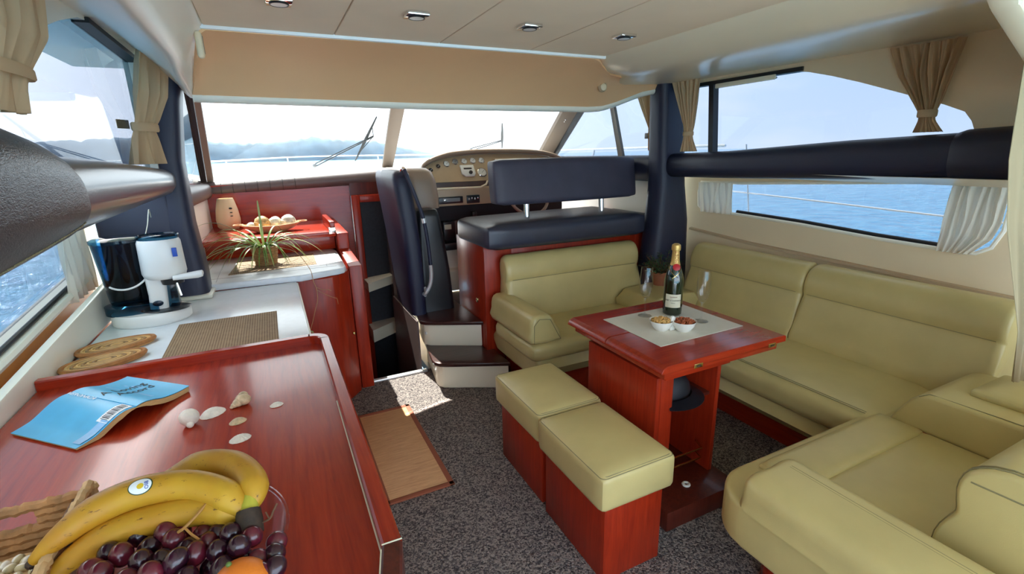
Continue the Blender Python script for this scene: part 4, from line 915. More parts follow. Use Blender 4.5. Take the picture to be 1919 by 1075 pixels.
curtain('short_curtain', 'short cream curtain behind the coffee machine at the low port window',
        [(1.33, (-.782, 2.52), (-.782, 2.80), .8), (1.15, (-.782, 2.48), (-.782, 2.80), 1.0), (.955, (-.782, 2.46), (-.782, 2.80), 1.0)], (1, 0, 0), 5, .014, 'curtain_white')
curtain('aft_curtain', 'long plain cream curtain hanging from the aft bulkhead over the settee end',
        [(1.72, (1.87, .66), (2.50, .645), .6), (1.45, (1.935, .66), (2.50, .645), .8), (1.25, (2.03, .66), (2.50, .645), .8), (1.03, (2.19, .66), (2.52, .645), .8), (.85, (2.31, .66), (2.53, .645), .6), (.64, (2.38, .66), (2.53, .645), .6)], (0, 1, 0), 6, .012, 'curtain_aft')

# ============================================================ CEILING LIGHTS
def light(x, y, label):
    t = thing('ceiling_downlight', label, 'ceiling light', (x, y, 1.955))
    part('housing', xf(prism([(-.038, -.038), (.038, -.038), (.038, .038), (-.038, .038)], 'z', .003, .015, .003), Matrix()), 'chrome', t, local=True)
    part('lens', lathe([(.024, .004), (.024, -.001), (.001, -.0015)], 20), 'lamp_lens', t, local=True)
    part('bezel', weld(tube([(.026 * cos(2 * PI * k / 24), .026 * sin(2 * PI * k / 24), .001) for k in range(24)], .003, 6, closed=True)), 'black_plastic', t, local=True)
    return t
l0 = light(.10, 1.80, 'small square chrome downlight in the port ceiling panel')
for x, lab in ((.53, 'small square chrome downlight in the second ceiling panel from port'), (.97, 'small square chrome downlight in the second ceiling panel from starboard'), (1.42, 'small square chrome downlight in the starboard ceiling panel')):
    dup(l0, (x, 1.80, 1.955), 0, lab)

# ============================================================ WIPERS
def wiper(name, label, base, elbow, b0, b1):
    t = thing(name, label, 'wiper', base)
    for k in (-1, 1): part('arm', tube([Vector(base) + Vector((0, 0, .012 * k)), Vector(elbow) + Vector((0, 0, .004 * k))], .005, 6), 'black_plastic', t)
    part('pivot', ell(base, .02, 10, 8), 'grey_plastic', t)
    bl = part('blade', tube([b0, Vector(b0).lerp(Vector(b1), .5), b1], [.006, .015, .006], 6), 'black_rubber', t)
    part('blade_frame', tube([Vector(b0).lerp(Vector(b1), .2), Vector(elbow), Vector(b0).lerp(Vector(b1), .8)], .004, 6), 'black_plastic', bl)
wiper('windscreen_wiper', 'black windscreen wiper with raised blade on the port side of the glass', (.396, 4.95, 1.434), (.90, 4.67, 1.678), (.915, 4.52, 1.835), (.76, 4.93, 1.467))
wiper('windscreen_wiper', 'black windscreen wiper on the starboard glass above the helm console', (1.95, 4.95, 1.55), (2.26, 4.86, 1.632), (2.14, 4.56, 1.788), (2.29, 4.90, 1.56))

# ============================================================ ON THE TABLE
single('placemat', prism([(1.352, 1.402), (1.845, 1.408), (1.848, 1.788), (1.35, 1.792)], 'z', .7205, .7228, .0006, 1), 'linen', 'pale linen placemat lying on the cherry saloon table', 'placemat')
BZ = .7228
t = thing('champagne_bottle', 'green champagne bottle with gold foil neck standing on the saloon table', 'bottle', (1.694, 1.697, BZ), -42)
bo_prof = [(.001, .001), (.038, .0), (.0445, .006), (.0455, .03), (.0455, .155), (.0445, .175), (.040, .198), (.031, .225), (.022, .250), (.0175, .275), (.016, .30), (.0155, .32), (.0165, .322)]
gb = part('glass_body', lathe(bo_prof, 32), 'bottle_green', t, local=True)
part('foil', lathe([(.0242, .247), (.0202, .262), (.0186, .28), (.0172, .30), (.0168, .315), (.0205, .318), (.0215, .33), (.020, .343), (.012, .349), (.001, .350)], 28), 'gold_foil', t, local=True)
def wrap(bm, r, z0, ang):       # wrap a flat xy mesh round a cylinder of radius r
    for v in bm.verts:
        a = v.co.x / r + rad(ang); R_ = r + v.co.z; v.co = Vector((R_ * cos(a), R_ * sin(a), z0 + v.co.y))
    return bm
def flat(w, h, n=14):
    return surf(lambda u, v: Vector(((u - .5) * w, (v - .5) * h, 0)), n, 4, .0008)
FA = -90
lb = part('label', wrap(flat(.078, .066), .0459, .076, FA), 'label_cream', t, local=True)
part('label_text', wrap(text_bm('MOËT & CHANDON', .0092), .0466, .079, FA), 'print_dark', lb, local=True)
part('label_text', wrap(text_bm('CHAMPAGNE', .006), .0466, .096, FA), 'print_maroon', lb, local=True)
part('label_text', wrap(text_bm('IMPÉRIAL', .005), .0466, .066, FA), 'print_dark', lb, local=True)
def neck(bm, z0, ang, slope=-.085):      # wrap text running up the neck
    for v in bm.verts:
        zz = z0 + v.co.x; r = interp([(.255, .0226), (.28, .0192), (.315, .0175)], zz); a = rad(ang) - v.co.y / r
        v.co = Vector(((r + .0004 + v.co.z) * cos(a), (r + .0004 + v.co.z) * sin(a), zz))
    return bm
part('neck_text', neck(text_bm('MOËT', .021), .286, FA + 18), 'print_maroon', t, local=True)
part('neck_seal', xf(lathe([(.017, 0), (.017, .002), (.012, .0035), (.001, .004)], 24), T(Vector((.006, -.0275, .240))) @ RX(66)), 'seal_red', t, local=True)
def ribbon(a0, z0, a1, z1):
    return tube([(interp([(.175, .0447), (.198, .0402), (.225, .0312), (.25, .0222)], z) * cos(rad(a)) * 1.012, interp([(.175, .0447), (.198, .0402), (.225, .0312), (.25, .0222)], z) * sin(rad(a)) * 1.012, z) for a, z in [(a0 + (a1 - a0) * k / 12, z0 + (z1 - z0) * k / 12) for k in range(13)]], .0016, 5)
part('neck_ribbon', ribbon(FA - 85, .243, FA + 20, .192), 'brass', t, local=True)
part('neck_ribbon', ribbon(FA + 85, .243, FA - 15, .188), 'brass', t, local=True)
def flute(loc, label):
    t = thing('champagne_flute', label, 'glass', loc)
    part('foot', lathe([(.001, 0), (.032, 0), (.033, .002), (.020, .005), (.006, .010), (.0045, .016)], 28), 'clear_glass', t, local=True)
    part('stem', lathe([(.0045, .016), (.0038, .05), (.0045, .082), (.008, .092)], 16), 'clear_glass', t, local=True)
    part('bowl', lathe([(.008, .092), (.018, .103), (.026, .122), (.0305, .15), (.031, .18), (.029, .212), (.0262, .244), (.0252, .244), (.0278, .212), (.0297, .18), (.0292, .15), (.0245, .124), (.015, .108), (.001, .102)], 32), 'clear_glass', t, local=True)
    return t
g0 = flute((1.556, 1.735, BZ), 'empty champagne flute standing on the placemat on the side of the helm seat')
dup(g0, (1.728, 1.545, BZ), 0, 'empty champagne flute standing on the placemat towards the starboard settee')
t = thing('twin_snack_bowl', 'white twin porcelain snack bowl with centre handle in front of the champagne bottle', 'snack bowl', (1.53, 1.525, BZ))
bc = [(1.492, 1.553), (1.570, 1.497)]
for c in bc: part('bowl', lathe([(.001, .002), (.028, .0), (.032, .004), (.045, .022), (.053, .043), (.0545, .046), (.0515, .045), (.043, .025), (.030, .010), (.001, .008)], 32, (c[0], c[1], BZ)), 'porcelain', t)
part('handle', prism([(-.016, 0), (.016, 0), (.013, .045), (.009, .062), (.0, .068), (-.009, .062), (-.013, .045)], 'y', -.006, .006, .003), 'porcelain', t, local=True)
def snack(c, n, big, seed):
    rnd = random.Random(seed); bs = []
    for k in range(n):
        a = rnd.random() * 6.28; r = .043 * math.sqrt(rnd.random()); z = BZ + .036 + .012 * (1 - (r / .045) ** 2) + rnd.random() * .006
        M = Matrix.Rotation(rnd.random() * 3, 3, 'X') @ Matrix.Rotation(rnd.random() * 3, 3, 'Z')
        bs.append(ell((c[0] + r * cos(a), c[1] + r * sin(a), z), (.0085 * big, .0045 * big, .0045 * big), 7, 5, M))
    return join(*bs)
for c, m_, nm, lab, sd_ in ((bc[0], 'snack_pale', 'peanuts', 'pale roasted nuts heaped in the bowl nearer the steps', 1), (bc[1], 'snack_red', 'spiced_nuts', 'dark red spiced nuts heaped in the white bowl', 2)):
    b_ = join(snack(c, 110, 1.0, sd_), lathe([(.001, .03), (.040, .03), (.043, .034), (.02, .040), (.001, .042)], 20, (c[0], c[1], BZ)))
    o_ = single(nm, b_, m_, lab, 'snacks'); o_['kind'] = 'stuff'
# navy cap stored in the pedestal
t = thing('navy_cap', 'dark navy cap stowed on the shelf inside the table pedestal', 'cap', (1.46, 1.42, .475))
part('crown', surf(lambda u, v: Vector((1.45 + .10 * cos(2 * PI * u) * cos(v * PI / 2 * .98), 1.44 + .085 * sin(2 * PI * u) * cos(v * PI / 2 * .98), .476 + .105 * sin(v * PI / 2))), 24, 10, .002), 'cap_navy', t)
part('visor', surf(lambda u, v: Vector((1.44 + .13 * cos(PI * (u - .75)) * (.7 + .35 * v), 1.42 + (.105 * sin(PI * (u - .75))) * (.8 + .55 * v), .482 - .012 * v + .012 * sin(PI * u))), 16, 4, .003), 'cap_navy', t)
# potted shrub on the settee corner
t = thing('potted_shrub', 'small leafy green shrub in a terracotta pot behind the champagne bottle', 'potted plant', (2.46, 2.60, .552))
part('pot', lathe([(.001, 0), (.05, 0), (.068, .085), (.074, .088), (.074, .105), (.062, .105), (.058, .09), (.001, .088)], 24, (2.46, 2.60, .552)), 'terracotta', t)
part('soil', lathe([(.001, .088), (.06, .09), (.001, .098)], 16, (2.46, 2.60, .552)), 'soil', t)
rnd = random.Random(5); lv = []; stems = []
for k in range(46):
    a = rnd.random() * 6.28; e_ = .25 + rnd.random() * 1.2; L_ = .09 + .09 * rnd.random()
    tip = Vector((2.46 + L_ * cos(a) * cos(e_) * 1.15, 2.60 + L_ * sin(a) * cos(e_), .645 + L_ * sin(e_) * .95)); b0 = Vector((2.46 + .02 * cos(a), 2.60 + .02 * sin(a), .63))
    stems.append(tube([b0, b0.lerp(tip, .5) + Vector((0, 0, .012)), tip], .0016, 4))
    for j in range(12):
        p = b0.lerp(tip, .3 + .75 * rnd.random()) + Vector((rnd.uniform(-.018, .018), rnd.uniform(-.018, .018), rnd.uniform(-.012, .02)))
        M = Matrix.Rotation(rnd.random() * 6, 3, 'Z') @ Matrix.Rotation(rnd.uniform(-.8, .8), 3, 'Y')
        lv.append(ell(p, (.0095, .0055, .0012), 6, 4, M))
part('stems', join(*stems), 'twig_brown', t, stuff=True); part('foliage', join(*lv), 'shrub_green', t, stuff=True)

# ============================================================ FLOOR MAT
t = thing('bamboo_mat', 'bamboo slat floor mat with a red cloth border lying on the carpet', 'floor mat', (.43, 2.32, 0))
part('slat_field', box(.28, .572, 1.91, 2.715, .001, .008, .002), 'bamboo', t)
for a in ((.27, .292, 1.888, 2.742), (.566, .592, 1.888, 2.742), (.27, .592, 1.888, 1.914), (.27, .592, 2.714, 2.742)): part('border', box(*a, .0, .010, .003), 'mat_border', t)

# ============================================================ ON THE GALLEY COVER
TZ = .852
# open book lying face down
A, B_, C_, D_, E_, F_ = Vector((-.555, 1.59, .905)), Vector((-.388, 1.445, .89)), Vector((-.6613, 1.5087, .858)), Vector((-.4905, 1.3434, .858)), Vector((-.4701, 1.7392, .868)), Vector((-.2905, 1.5717, .868))
def coverL(u, v):
    p = A.lerp(B_, v).lerp(C_.lerp(D_, v), u); p.z += .010 * sin(PI * min(1, u * 1.4)) * (1 - u) * 1.6 - .006 * sin(PI * u) * u; return p
def coverR(u, v):
    p = A.lerp(B_, v).lerp(E_.lerp(F_, v), u); p.z += .006 * sin(PI * min(1, u * 2.2)) * (1 - u) - .010 * sin(PI * u) * u; return p
t = thing('open_book', 'blue paperback lying open face down on the cherry cover', 'book', (-.47, 1.54, TZ))
def blk(fn, th, s=1):
    return loft([[fn(u, v) + Vector((0, 0, -.0012)) for v in (0.006, .25, .5, .75, .994)] + [fn(u * .985, v) + Vector((0, 0, max(-th * min(1, u * 3 + .25), TZ + .001 - fn(u * .985, v).z))) for v in (.994, .75, .5, .25, .006)] for u in [k / 12 for k in range(13)]])
for fn, nm in ((coverL, 'back_cover'), (coverR, 'front_cover')):
    c = part(nm, surf(lambda u, v: fn(u, v) + Vector((0, 0, .0008)), 20, 12, .0014), 'book_cover', t, sharp=60)
    part('pages', blk(fn, .016), 'paper', t)
def on(fn, u0, v0, bm, sx_, sy_, rot=0.0, lift=.003):
    """print a flat mesh on a cover; sx_, sy_ = metres per unit of v and u"""
    for q in bm.verts:
        x, y = q.co.x * cos(rot) - q.co.y * sin(rot), q.co.x * sin(rot) + q.co.y * cos(rot); z = q.co.z; q.co = fn(max(0, min(1, u0 - y / sy_)), max(0, min(1, v0 + x / sx_))) + Vector((0, 0, lift + z))
    return bm
CH_, CW_ = .225, .155
part('cloud_patch', on(coverR, .47, .5, surf(lambda u, v: Vector(((.02 + .048 * v) * cos(2 * PI * u) * 1.25 * (v > 0) * v, (.05 * v) * sin(2 * PI * u) * .8, 0)), 20, 5), CH_, CW_, lift=.0022), 'book_cloud', t)
for txt, u0, v0, sz, m_ in (('A Loving', .46, .40, .034, 'print_dark'), ('Accord', .50, .56, .034, 'print_dark')):
    tb_ = text_bm(txt, sz)
    for q in tb_.verts: q.co = coverR(max(0, min(1, u0 + q.co.x / CW_)), max(0, min(1, v0 - q.co.y / CH_))) + Vector((0, 0, .003 + q.co.z))
    part('title', tb_, m_, t)
part('spine_text', on(coverL, .06, .22, text_bm('VERONICA', .020), CH_, CW_), 'print_white', t)
part('barcode_panel', on(coverL, .26, .90, surf(lambda u, v: Vector(((u - .5) * .035, (v - .5) * .07, 0)), 4, 4), CH_, CW_, lift=.0024), 'print_white', t)
part('barcode', on(coverL, .26, .90, join(*[box(-.011, .011, -.028 + k * .0042, -.028 + k * .0042 + (.0012, .0024, .0017)[k % 3], 0, .0002) for k in range(14)]), CH_, CW_, lift=.0034), 'print_dark', t)
part('price_panel', on(coverL, .68, .925, surf(lambda u, v: Vector(((u - .5) * .024, (v - .5) * .075, 0)), 4, 4), CH_, CW_, lift=.0024), 'book_cloud', t)
# shells
def scallop(name, loc, r, h, rz, mat, label, ribs=14, tilt=0):
    def fn(u, v):
        a = 2 * PI * u; rr = r * (1 + .015 * cos(ribs * a)) * v; asym = .25 * r * (1 - v)
        return Vector((rr * cos(a) * 1.15, rr * sin(a) * .85 + asym, h * (1 - v ** 2.2) + .0006 * cos(ribs * a) * v))
    bm = surf(fn, ribs * 4, 8); weld(bm, 1e-5); bmesh.ops.holes_fill(bm, edges=bm.edges[:])
    bm.transform(T(Vector(loc)) @ RZ(rz) @ RY(tilt)); z = min(v.co.z for v in bm.verts); bm.transform(T(Vector((0, 0, TZ - z))))
    return single(name, bm, mat, label, 'shell')
single('snail_shell', join(ell((-.264, 1.352, TZ + .0215), (.023, .021, .0215), 24, 16), ell((-.262, 1.336, TZ + .009), (.009, .010, .009), 12, 8)), 'shell_white', 'round white sea snail shell nearest the book on the cherry cover', 'shell')
scallop('clam_shell', (-.218, 1.388, TZ), .028, .014, 35, 'shell_white', 'cream clam shell between the round shell and the tan shells')
def spiral(name, c, r, label, mat='shell_tan'):
    t = thing(name, label, 'shell', (c[0], c[1], TZ)); a = rad(200)
    for k, (d, q) in enumerate(((0, 1.0), (.75, .72), (1.25, .48), (1.6, .28))):
        part('whorl', ell((c[0] + cos(a) * d * r, c[1] + sin(a) * d * r, TZ + r * .80 * q + .0005), (r * q, r * q * .85, r * .80 * q), 18, 12), mat, t)
spiral('whelk_shell', (-.145, 1.404), .019, 'humped tan whelk shell with a tiny shell behind it')
spiral('cockle_shell', (-.148, 1.446), .0125, 'tiny pinkish tan shell directly behind the humped whelk')
scallop('cockle_shell', (-.156, 1.309, TZ), .018, .009, 20, 'shell_tan', 'small ribbed cockle shell between the humped shell and the bananas')
scallop('clam_shell', (-.147, 1.216, TZ), .021, .009, 15, 'shell_white', 'small pale clam shell lying closest to the bananas')
scallop('clam_shell', (-.065, 1.357, TZ), .015, .007, 10, 'shell_white', 'tiny white clam shell alone beside the rim of the cover')
# fruit bowl
FB = Vector((-.205, .745, TZ))
t = thing('fruit_bowl', 'clear plastic fruit bowl standing on the cherry cover', 'bowl', FB)
part('bowl', lathe([(.001, .003), (.095, .0), (.11, .004), (.138, .045), (.155, .100), (.157, .1005), (.136, .046), (.107, .007), (.001, .006)], 56, FB), 'clear_plastic', t)
part('rim', weld(tube([FB + Vector((.158 * cos(2 * PI * k / 56), .158 * sin(2 * PI * k / 56), .101)) for k in range(56)], .0038, 8, closed=True)), 'clear_plastic', t)
def banana_bm(path, r, n=12):
    P = smooth_path(path, 5); m = len(P); rr = []
    for i in range(m):
        s = i / (m - 1); rr.append(r * min(1, (.28 + 2.6 * s) if s < .28 else 1.0) * (1.0 if s < .80 else max(.36, 1 - (s - .80) * 3.2)))
    rr[0] = r * .18
    bm = tube(P, rr, n)
    return bm
t = thing('banana_bunch', 'bunch of ripe yellow bananas lying across the fruit bowl', 'bananas', (-.22, .79, .92))
pths = {
 0: [(-.374, .800, .958), (-.345, .808, .980), (-.30, .822, 1.0), (-.244, .822, 1.013), (-.180, .806, 1.014), (-.136, .777, 1.006), (-.114, .752, .995), (-.101, .735, .985)],
 1: [(-.27, .888, .968), (-.207, .886, .990), (-.165, .874, 1.003), (-.124, .846, 1.008), (-.096, .803, 1.004), (-.089, .765, .996), (-.093, .742, .986)],
 2: [(-.372, .782, .925), (-.315, .800, .957), (-.245, .797, .976), (-.170, .781, .983), (-.124, .757, .982), (-.101, .737, .980)],
 3: [(-.350, .85, .945), (-.29, .872, .965), (-.22, .872, .972), (-.15, .84, .976), (-.11, .79, .978), (-.096, .745, .976)]}
for k, p in pths.items():
    b = part('banana', banana_bm(p, .0235 if k != 3 else .021), 'banana_skin', t, sharp=70)
    part('tip', ell(p[0], .007, 8, 6), 'banana_tip', b)
    if k == 0:
        PS = smooth_path(p, 5); i0 = min(range(len(PS)), key=lambda i: abs(PS[i].x + .232)); Cc = PS[i0]; Tn = (PS[i0 + 1] - PS[i0 - 1]).normalized()
        rd = Vector((0, -.62, .78)); rd = (rd - Tn * rd.dot(Tn)).normalized(); sd2 = Tn.cross(rd); Rb = .0237
        def skin(bm, lift):
            for q in bm.verts:
                a_, b_ = q.co.x, q.co.y; ph_ = b_ / Rb; q.co = Cc + Tn * a_ + (rd * cos(ph_) + sd2 * sin(ph_)) * (Rb + lift + q.co.z)
            return bm
        def disc(rx, ry): return surf(lambda u, v: Vector((rx * v * cos(2 * PI * u), ry * v * sin(2 * PI * u), 0)), 28, 4)
        part('sticker', skin(disc(.0165, .0125), .0004), 'print_green', b); part('sticker_face', skin(disc(.0150, .0110), .0008), 'print_white', b)
        part('sticker_mark', skin(disc(.0045, .0040), .0012), 'print_yellow', b)
        part('sticker_text', skin(xf(text_bm('BIO', .0075), T(Vector((.0085, 0, 0))) @ RZ(80)), .0012), 'print_blue', b)
part('neck', tube([(-.094, .760, .996), (-.096, .740, .990), (-.096, .724, .980)], [.012, .014, .013], 10), 'banana_neck', t)
part('crown', tube([(-.0965, .735, .988), (-.0965, .722, .976), (-.0935, .708, .963)], [.017, .019, .016], 10), 'banana_tip', t)
# grapes: one bunch, each berry a part
t = thing('grape_bunch', 'bunch of dark red grapes heaped in the fruit bowl in front of the bananas', 'grapes', (-.17, .71, .90))
gp = [(-.2455, .785), (-.2591, .7503), (-.2776, .7675), (-.2076, .7635), (-.2058, .7184), (-.193, .770), (-.2300, .7195), (-.1604, .752), (-.1379, .7366), (-.1651, .7036), (-.1359, .6926), (-.0935, .6971), (-.1076, .678), (-.0868, .6662), (-.0659, .6673), (-.2768, .725), (-.1843, .6900), (-.2432, .6976), (-.1190, .7116), (-.0629, .6908), (-.0663, .640), (-.2123, .6836), (-.1722, .668), (-.1515, .7258), (-.2278, .7535), (-.195, .742), (-.178, .725), (-.25, .67), (-.13, .66), (-.085, .64), (-.22, .65), (-.29, .74), (-.28, .69)]
rnd = random.Random(11); proto = {}
for i, (x, y) in enumerate(gp):
    key = i % 4; z = .968 + rnd.uniform(-.010, .008)
    if i in (13, 14, 19, 20, 29): z = .952
    M = T(Vector((x, y, z))) @ Matrix.Rotation(rnd.random() * 6, 4, 'Z') @ Matrix.Rotation(rnd.uniform(-.9, .9), 4, 'X')
    if key not in proto:
        proto[key] = part('grape', ell((0, 0, 0), (.0152, .0150, .0178 - .0006 * key), 18, 12), 'grape_red' if key in (1, 3) else 'grape_dark', t, local=True); proto[key].matrix_local = ROOT[t.name].inverted() @ M
    else: share('grape', proto[key], t, ROOT[t.name].inverted() @ M)
part('stem', tube(smooth_path([(-.139, .778, 1.008), (-.155, .757, 1.0), (-.176, .738, .990), (-.187, .738, .984)], 4), .0022, 6), 'grape_stem', t)
part('stem', tube([(-.178, .737, .989), (-.170, .726, .984), (-.160, .718, .976)], .0018, 6), 'grape_stem', t)
part('stem', tube(smooth_path([(-.110, .70, .965), (-.088, .716, .972), (-.069, .714, .978), (-.062, .717, .988), (-.056, .723, .994)], 4), .0016, 6), 'twig_brown', t)
part('stem', tube([(-.069, .714, .978), (-.073, .722, .986)], .0013, 5), 'twig_brown', t)
# filler berries below the visible layer rest on the bowl
for x, y, z in [(-.24, .74, .94), (-.20, .73, .938), (-.15, .70, .936), (-.11, .70, .934), (-.18, .69, .935), (-.25, .70, .936), (-.10, .665, .93), (-.22, .70, .91), (-.16, .72, .908), (-.12, .69, .905), (-.19, .74, .882), (-.15, .69, .878), (-.24, .72, .88), (-.20, .69, .878)]:
    share('grape', proto[0], t, ROOT[t.name].inverted() @ T(Vector((x, y, z))))
for c, r, lab in (((-.108, .634, .946), .037, 'bright orange lying at the rim of the fruit bowl beside the dark grapes'), ((-.172, .634, .935), .036, 'orange half hidden under the front of the grape heap')):
    t = thing('orange', lab, 'orange', (c[0], c[1], c[2] - r)); part('skin', ell(c, (r, r, r * .95), 28, 18), 'orange_skin', t); part('navel', ell((c[0] - .01, c[1] + .008, c[2] + r * .93), .004, 8, 6), 'leaf_green', t)
# seagrass basket with pistachios
t = thing('seagrass_basket', 'square woven seagrass basket with a cut-out handle beside the fruit bowl', 'basket', (-.46, .90, TZ))
x0, x1, y0, y1 = -.60, -.366, .72, .962
def rope(p, q, r, k0, wob=.0012):
    n = max(8, int((Vector(q) - Vector(p)).length / .006)); pts = []; rr = []
    for i in range(n + 1):
        s = i / n; b = Vector(p).lerp(Vector(q), s); pts.append(b + Vector((0, 0, wob * sin(i * 1.35 + k0)))); rr.append(r * (1 + .14 * sin(i * 1.35 * 2 + k0)))
    return tube(pts, rr, 7)
for j in range(8):
    z = TZ + .008 + j * .0128; rr = .0088
    cut = j in (5, 6)
    fl_ = .010 * j / 8
    if cut:
        part('weave_row', rope((-.425, y1 + fl_, z), (x1 + fl_, y1 + fl_, z), rr, j), 'seagrass', t); part('weave_row', rope((x0, y1 + fl_, z), (-.535, y1 + fl_, z), rr, j + 1), 'seagrass', t)
    else: part('weave_row', rope((x0 - fl_, y1 + fl_, z), (x1 + fl_, y1 + fl_, z), rr, j), 'seagrass', t)
    part('weave_row', rope((x1 + fl_, y1 + fl_, z), (x1 + fl_, y0, z), rr, j + 2), 'seagrass', t)
    part('weave_row', rope((x0 - fl_, y0, z), (x0 - fl_, y1 + fl_, z), rr, j + 3), 'seagrass', t)
    part('weave_row', rope((x0 - fl_, y0, z), (x1 + fl_, y0, z), rr, j + 4), 'seagrass', t)
part('corner_braid', rope((x1 + .002, y1 + .002, TZ), (x1 + .016, y1 + .014, TZ + .112), .010, 0, .001), 'seagrass_pale', t)
part('corner_braid', rope((x1 + .014, y1 + .012, TZ + .112), (x1 + .012, y0, TZ + .112), .008, 0), 'seagrass_pale', t)
part('base', box(x0, x1, y0, y1, TZ, TZ + .006, .002), 'seagrass', t)
part('inner_wall', box(x0, x1, y1 + .006, y1 + .010, TZ, TZ + .065), 'twig_brown', t)
part('inner_wall', box(-.425, x1, y1 + .011, y1 + .014, TZ + .065, TZ + .098), 'twig_brown', t)
part('inner_wall', box(x1 - .008, x1 - .003, y0, y1, TZ, TZ + .098), 'twig_brown', t)
rnd = random.Random(21); nuts = []
nutp = [(-.4231, .8989), (-.4362, .9081), (-.4374, .884), (-.4219, .8796), (-.4491, .8974), (-.4433, .868), (-.4207, .8605), (-.4075, .8921), (-.4565, .8821), (-.405, .87), (-.461, .905), (-.43, .85), (-.41, .85), (-.45, .85), (-.47, .87)]
part('liner', ell((-.445, .87, TZ + .028), (.066, .075, .020), 20, 12), 'seagrass_pale', t)
n0 = None
for i, (x, y) in enumerate(nutp):
    loc = (x, y, TZ + .0525 - 3.0 * ((x + .445) ** 2 + (y - .87) ** 2)); rz = rnd.random() * 360
    if n0 is None:
        n0 = thing('pistachio_nut', 'unshelled pistachio nut lying in the seagrass basket', 'nut', loc, rz, 'pistachio nuts in the seagrass basket')
        part('half_shell', ell((0, .0008, 0), (.0095, .0058, .0062), 12, 8), 'nut', n0, local=True); part('half_shell', ell((0, -.0012, .0006), (.0090, .0056, .0060), 12, 8), 'shell_white', n0, local=True)
    else: dup(n0, loc, rz)

# ============================================================ ON THE WORKTOP
single('ribbed_placemat', box(-.425, -.05, 1.955, 2.365, .8302, .8335, .0012, 1), 'rib_mat', 'tan ribbed placemat lying on the flat white worktop', 'placemat')
single('ribbed_placemat', prism([(-.285, 3.14), (.195, 3.185), (.205, 3.575), (-.25, 3.53)], 'z', .8622, .8652, .001, 1), 'rib_mat_fwd', 'tan striped placemat under the spider plant on the raised worktop', 'placemat')
def trivet(c, z, rz, label):
    t = thing('rattan_trivet', label, 'trivet', (c[0], c[1], z), rz)
    def leaf(s):
        pts = []
        for k in range(28):
            a = 2 * PI * k / 28; x = .118 * s * cos(a); y = .062 * s * sin(a) * (1 - .18 * (x / .118)); pts.append((x, y))
        return pts
    part('core', prism(leaf(.97), 'z', .0, .016, .004, 2), 'rattan_light', t, local=True)
    for j, s in enumerate((.98, .86, .74, .62, .50, .38, .26, .14)):
        part('coil', weld(tube([(x, y, .0155 - .0005 * (j == 0)) for x, y in leaf(s)], .0055 if j else .0085, 6, closed=True)), 'rattan_edge' if j == 0 else ('rattan_light' if j % 2 else 'wicker'), t, local=True)
trivet((-.592, 2.005), .830, 24, 'leaf-shaped rattan trivet next to the rim of the cherry cover')
trivet((-.592, 2.165), .830, 22, 'leaf-shaped rattan trivet next to the coffee machine')
# coffee machine
t = thing('coffee_machine', 'white and translucent blue coffee machine on the worktop beside the port pillar', 'coffee machine', (-.54, 2.50, .83))
CZ = .83
part('base', lathe([(.001, 0), (.130, 0), (.138, .008), (.140, .04), (.134, .052), (.10, .055), (.001, .055)], 44, (-.535, 2.50, CZ), 1.04, .82), 'white_plastic', t)
part('drip_grille', lathe([(.001, .052), (.085, .052), (.092, .0575), (.088, .060), (.001, .058)], 36, (-.475, 2.468, CZ), 1.0, .72), 'black_plastic', t)
part('base_ring', lathe([(.118, .050), (.118, .085), (.10, .09), (.001, .09)], 36, (-.585, 2.515, CZ), .95, .80), 'tank_blue', t)
tk = part('water_tank', lathe([(.001, .085), (.075, .085), (.082, .10), (.104, .345), (.107, .350), (.100, .350), (.078, .105), (.001, .10)], 40, (-.60, 2.53, CZ), .95, .85), 'tank_blue', t)
part('tank_water', lathe([(.001, .102), (.074, .106), (.084, .20), (.001, .20)], 32, (-.60, 2.53, CZ), .95, .85), 'tank_blue', tk)
part('tank_lid', lathe([(.001, .352), (.108, .352), (.108, .362), (.09, .370), (.001, .372)], 36, (-.60, 2.53, CZ), .95, .85), 'tank_blue', tk)
part('tank_arc', tube([(-.60 + .092 * cos(a) * .95, 2.53 - .088 * sin(a) * .85 - .004, CZ + .235 - .075 * sin(a)) for a in [PI * .15 + k * PI * .55 / 14 for k in range(15)]], .004, 6), 'white_plastic', tk)
hd = part('brew_head', lathe([(.001, .19), (.066, .19), (.078, .20), (.083, .215), (.080, .345), (.074, .358), (.001, .36)], 36, (-.455, 2.475, CZ), .98, .85), 'white_plastic', t)
part('head_lid', lathe([(.074, .356), (.078, .366), (.05, .374), (.001, .375)], 32, (-.455, 2.475, CZ), .98, .85), 'tank_blue', hd)
part('lid_rim', weld(tube([(-.455 + .072 * cos(2 * PI * k / 28), 2.475 + .062 * sin(2 * PI * k / 28), CZ + .372) for k in range(28)], .005, 6, closed=True)), 'tank_blue', hd)
part('badge', box(-.405, -.388, 2.412, 2.418, CZ + .285, CZ + .322, .001), 'print_blue', hd)
part('column', loft([rrect(-.535, -.465, 2.455, 2.55, CZ + .05, .25), rrect(-.53, -.46, 2.455, 2.55, CZ + .12, .25), rrect(-.53, -.455, 2.45, 2.55, CZ + .20, .25)]), 'white_plastic', t)
part('button', xf(lathe([(.015, 0), (.015, .006), (.001, .009)], 16, (0, 0, 0), 1.3, .8), T(Vector((-.498, 2.454, CZ + .085))) @ RX(90)), 'tank_blue', t)
pf = part('filter_holder', lathe([(.04, .165), (.045, .19), (.001, .191)], 24, (-.43, 2.46, CZ)), 'black_plastic', t)
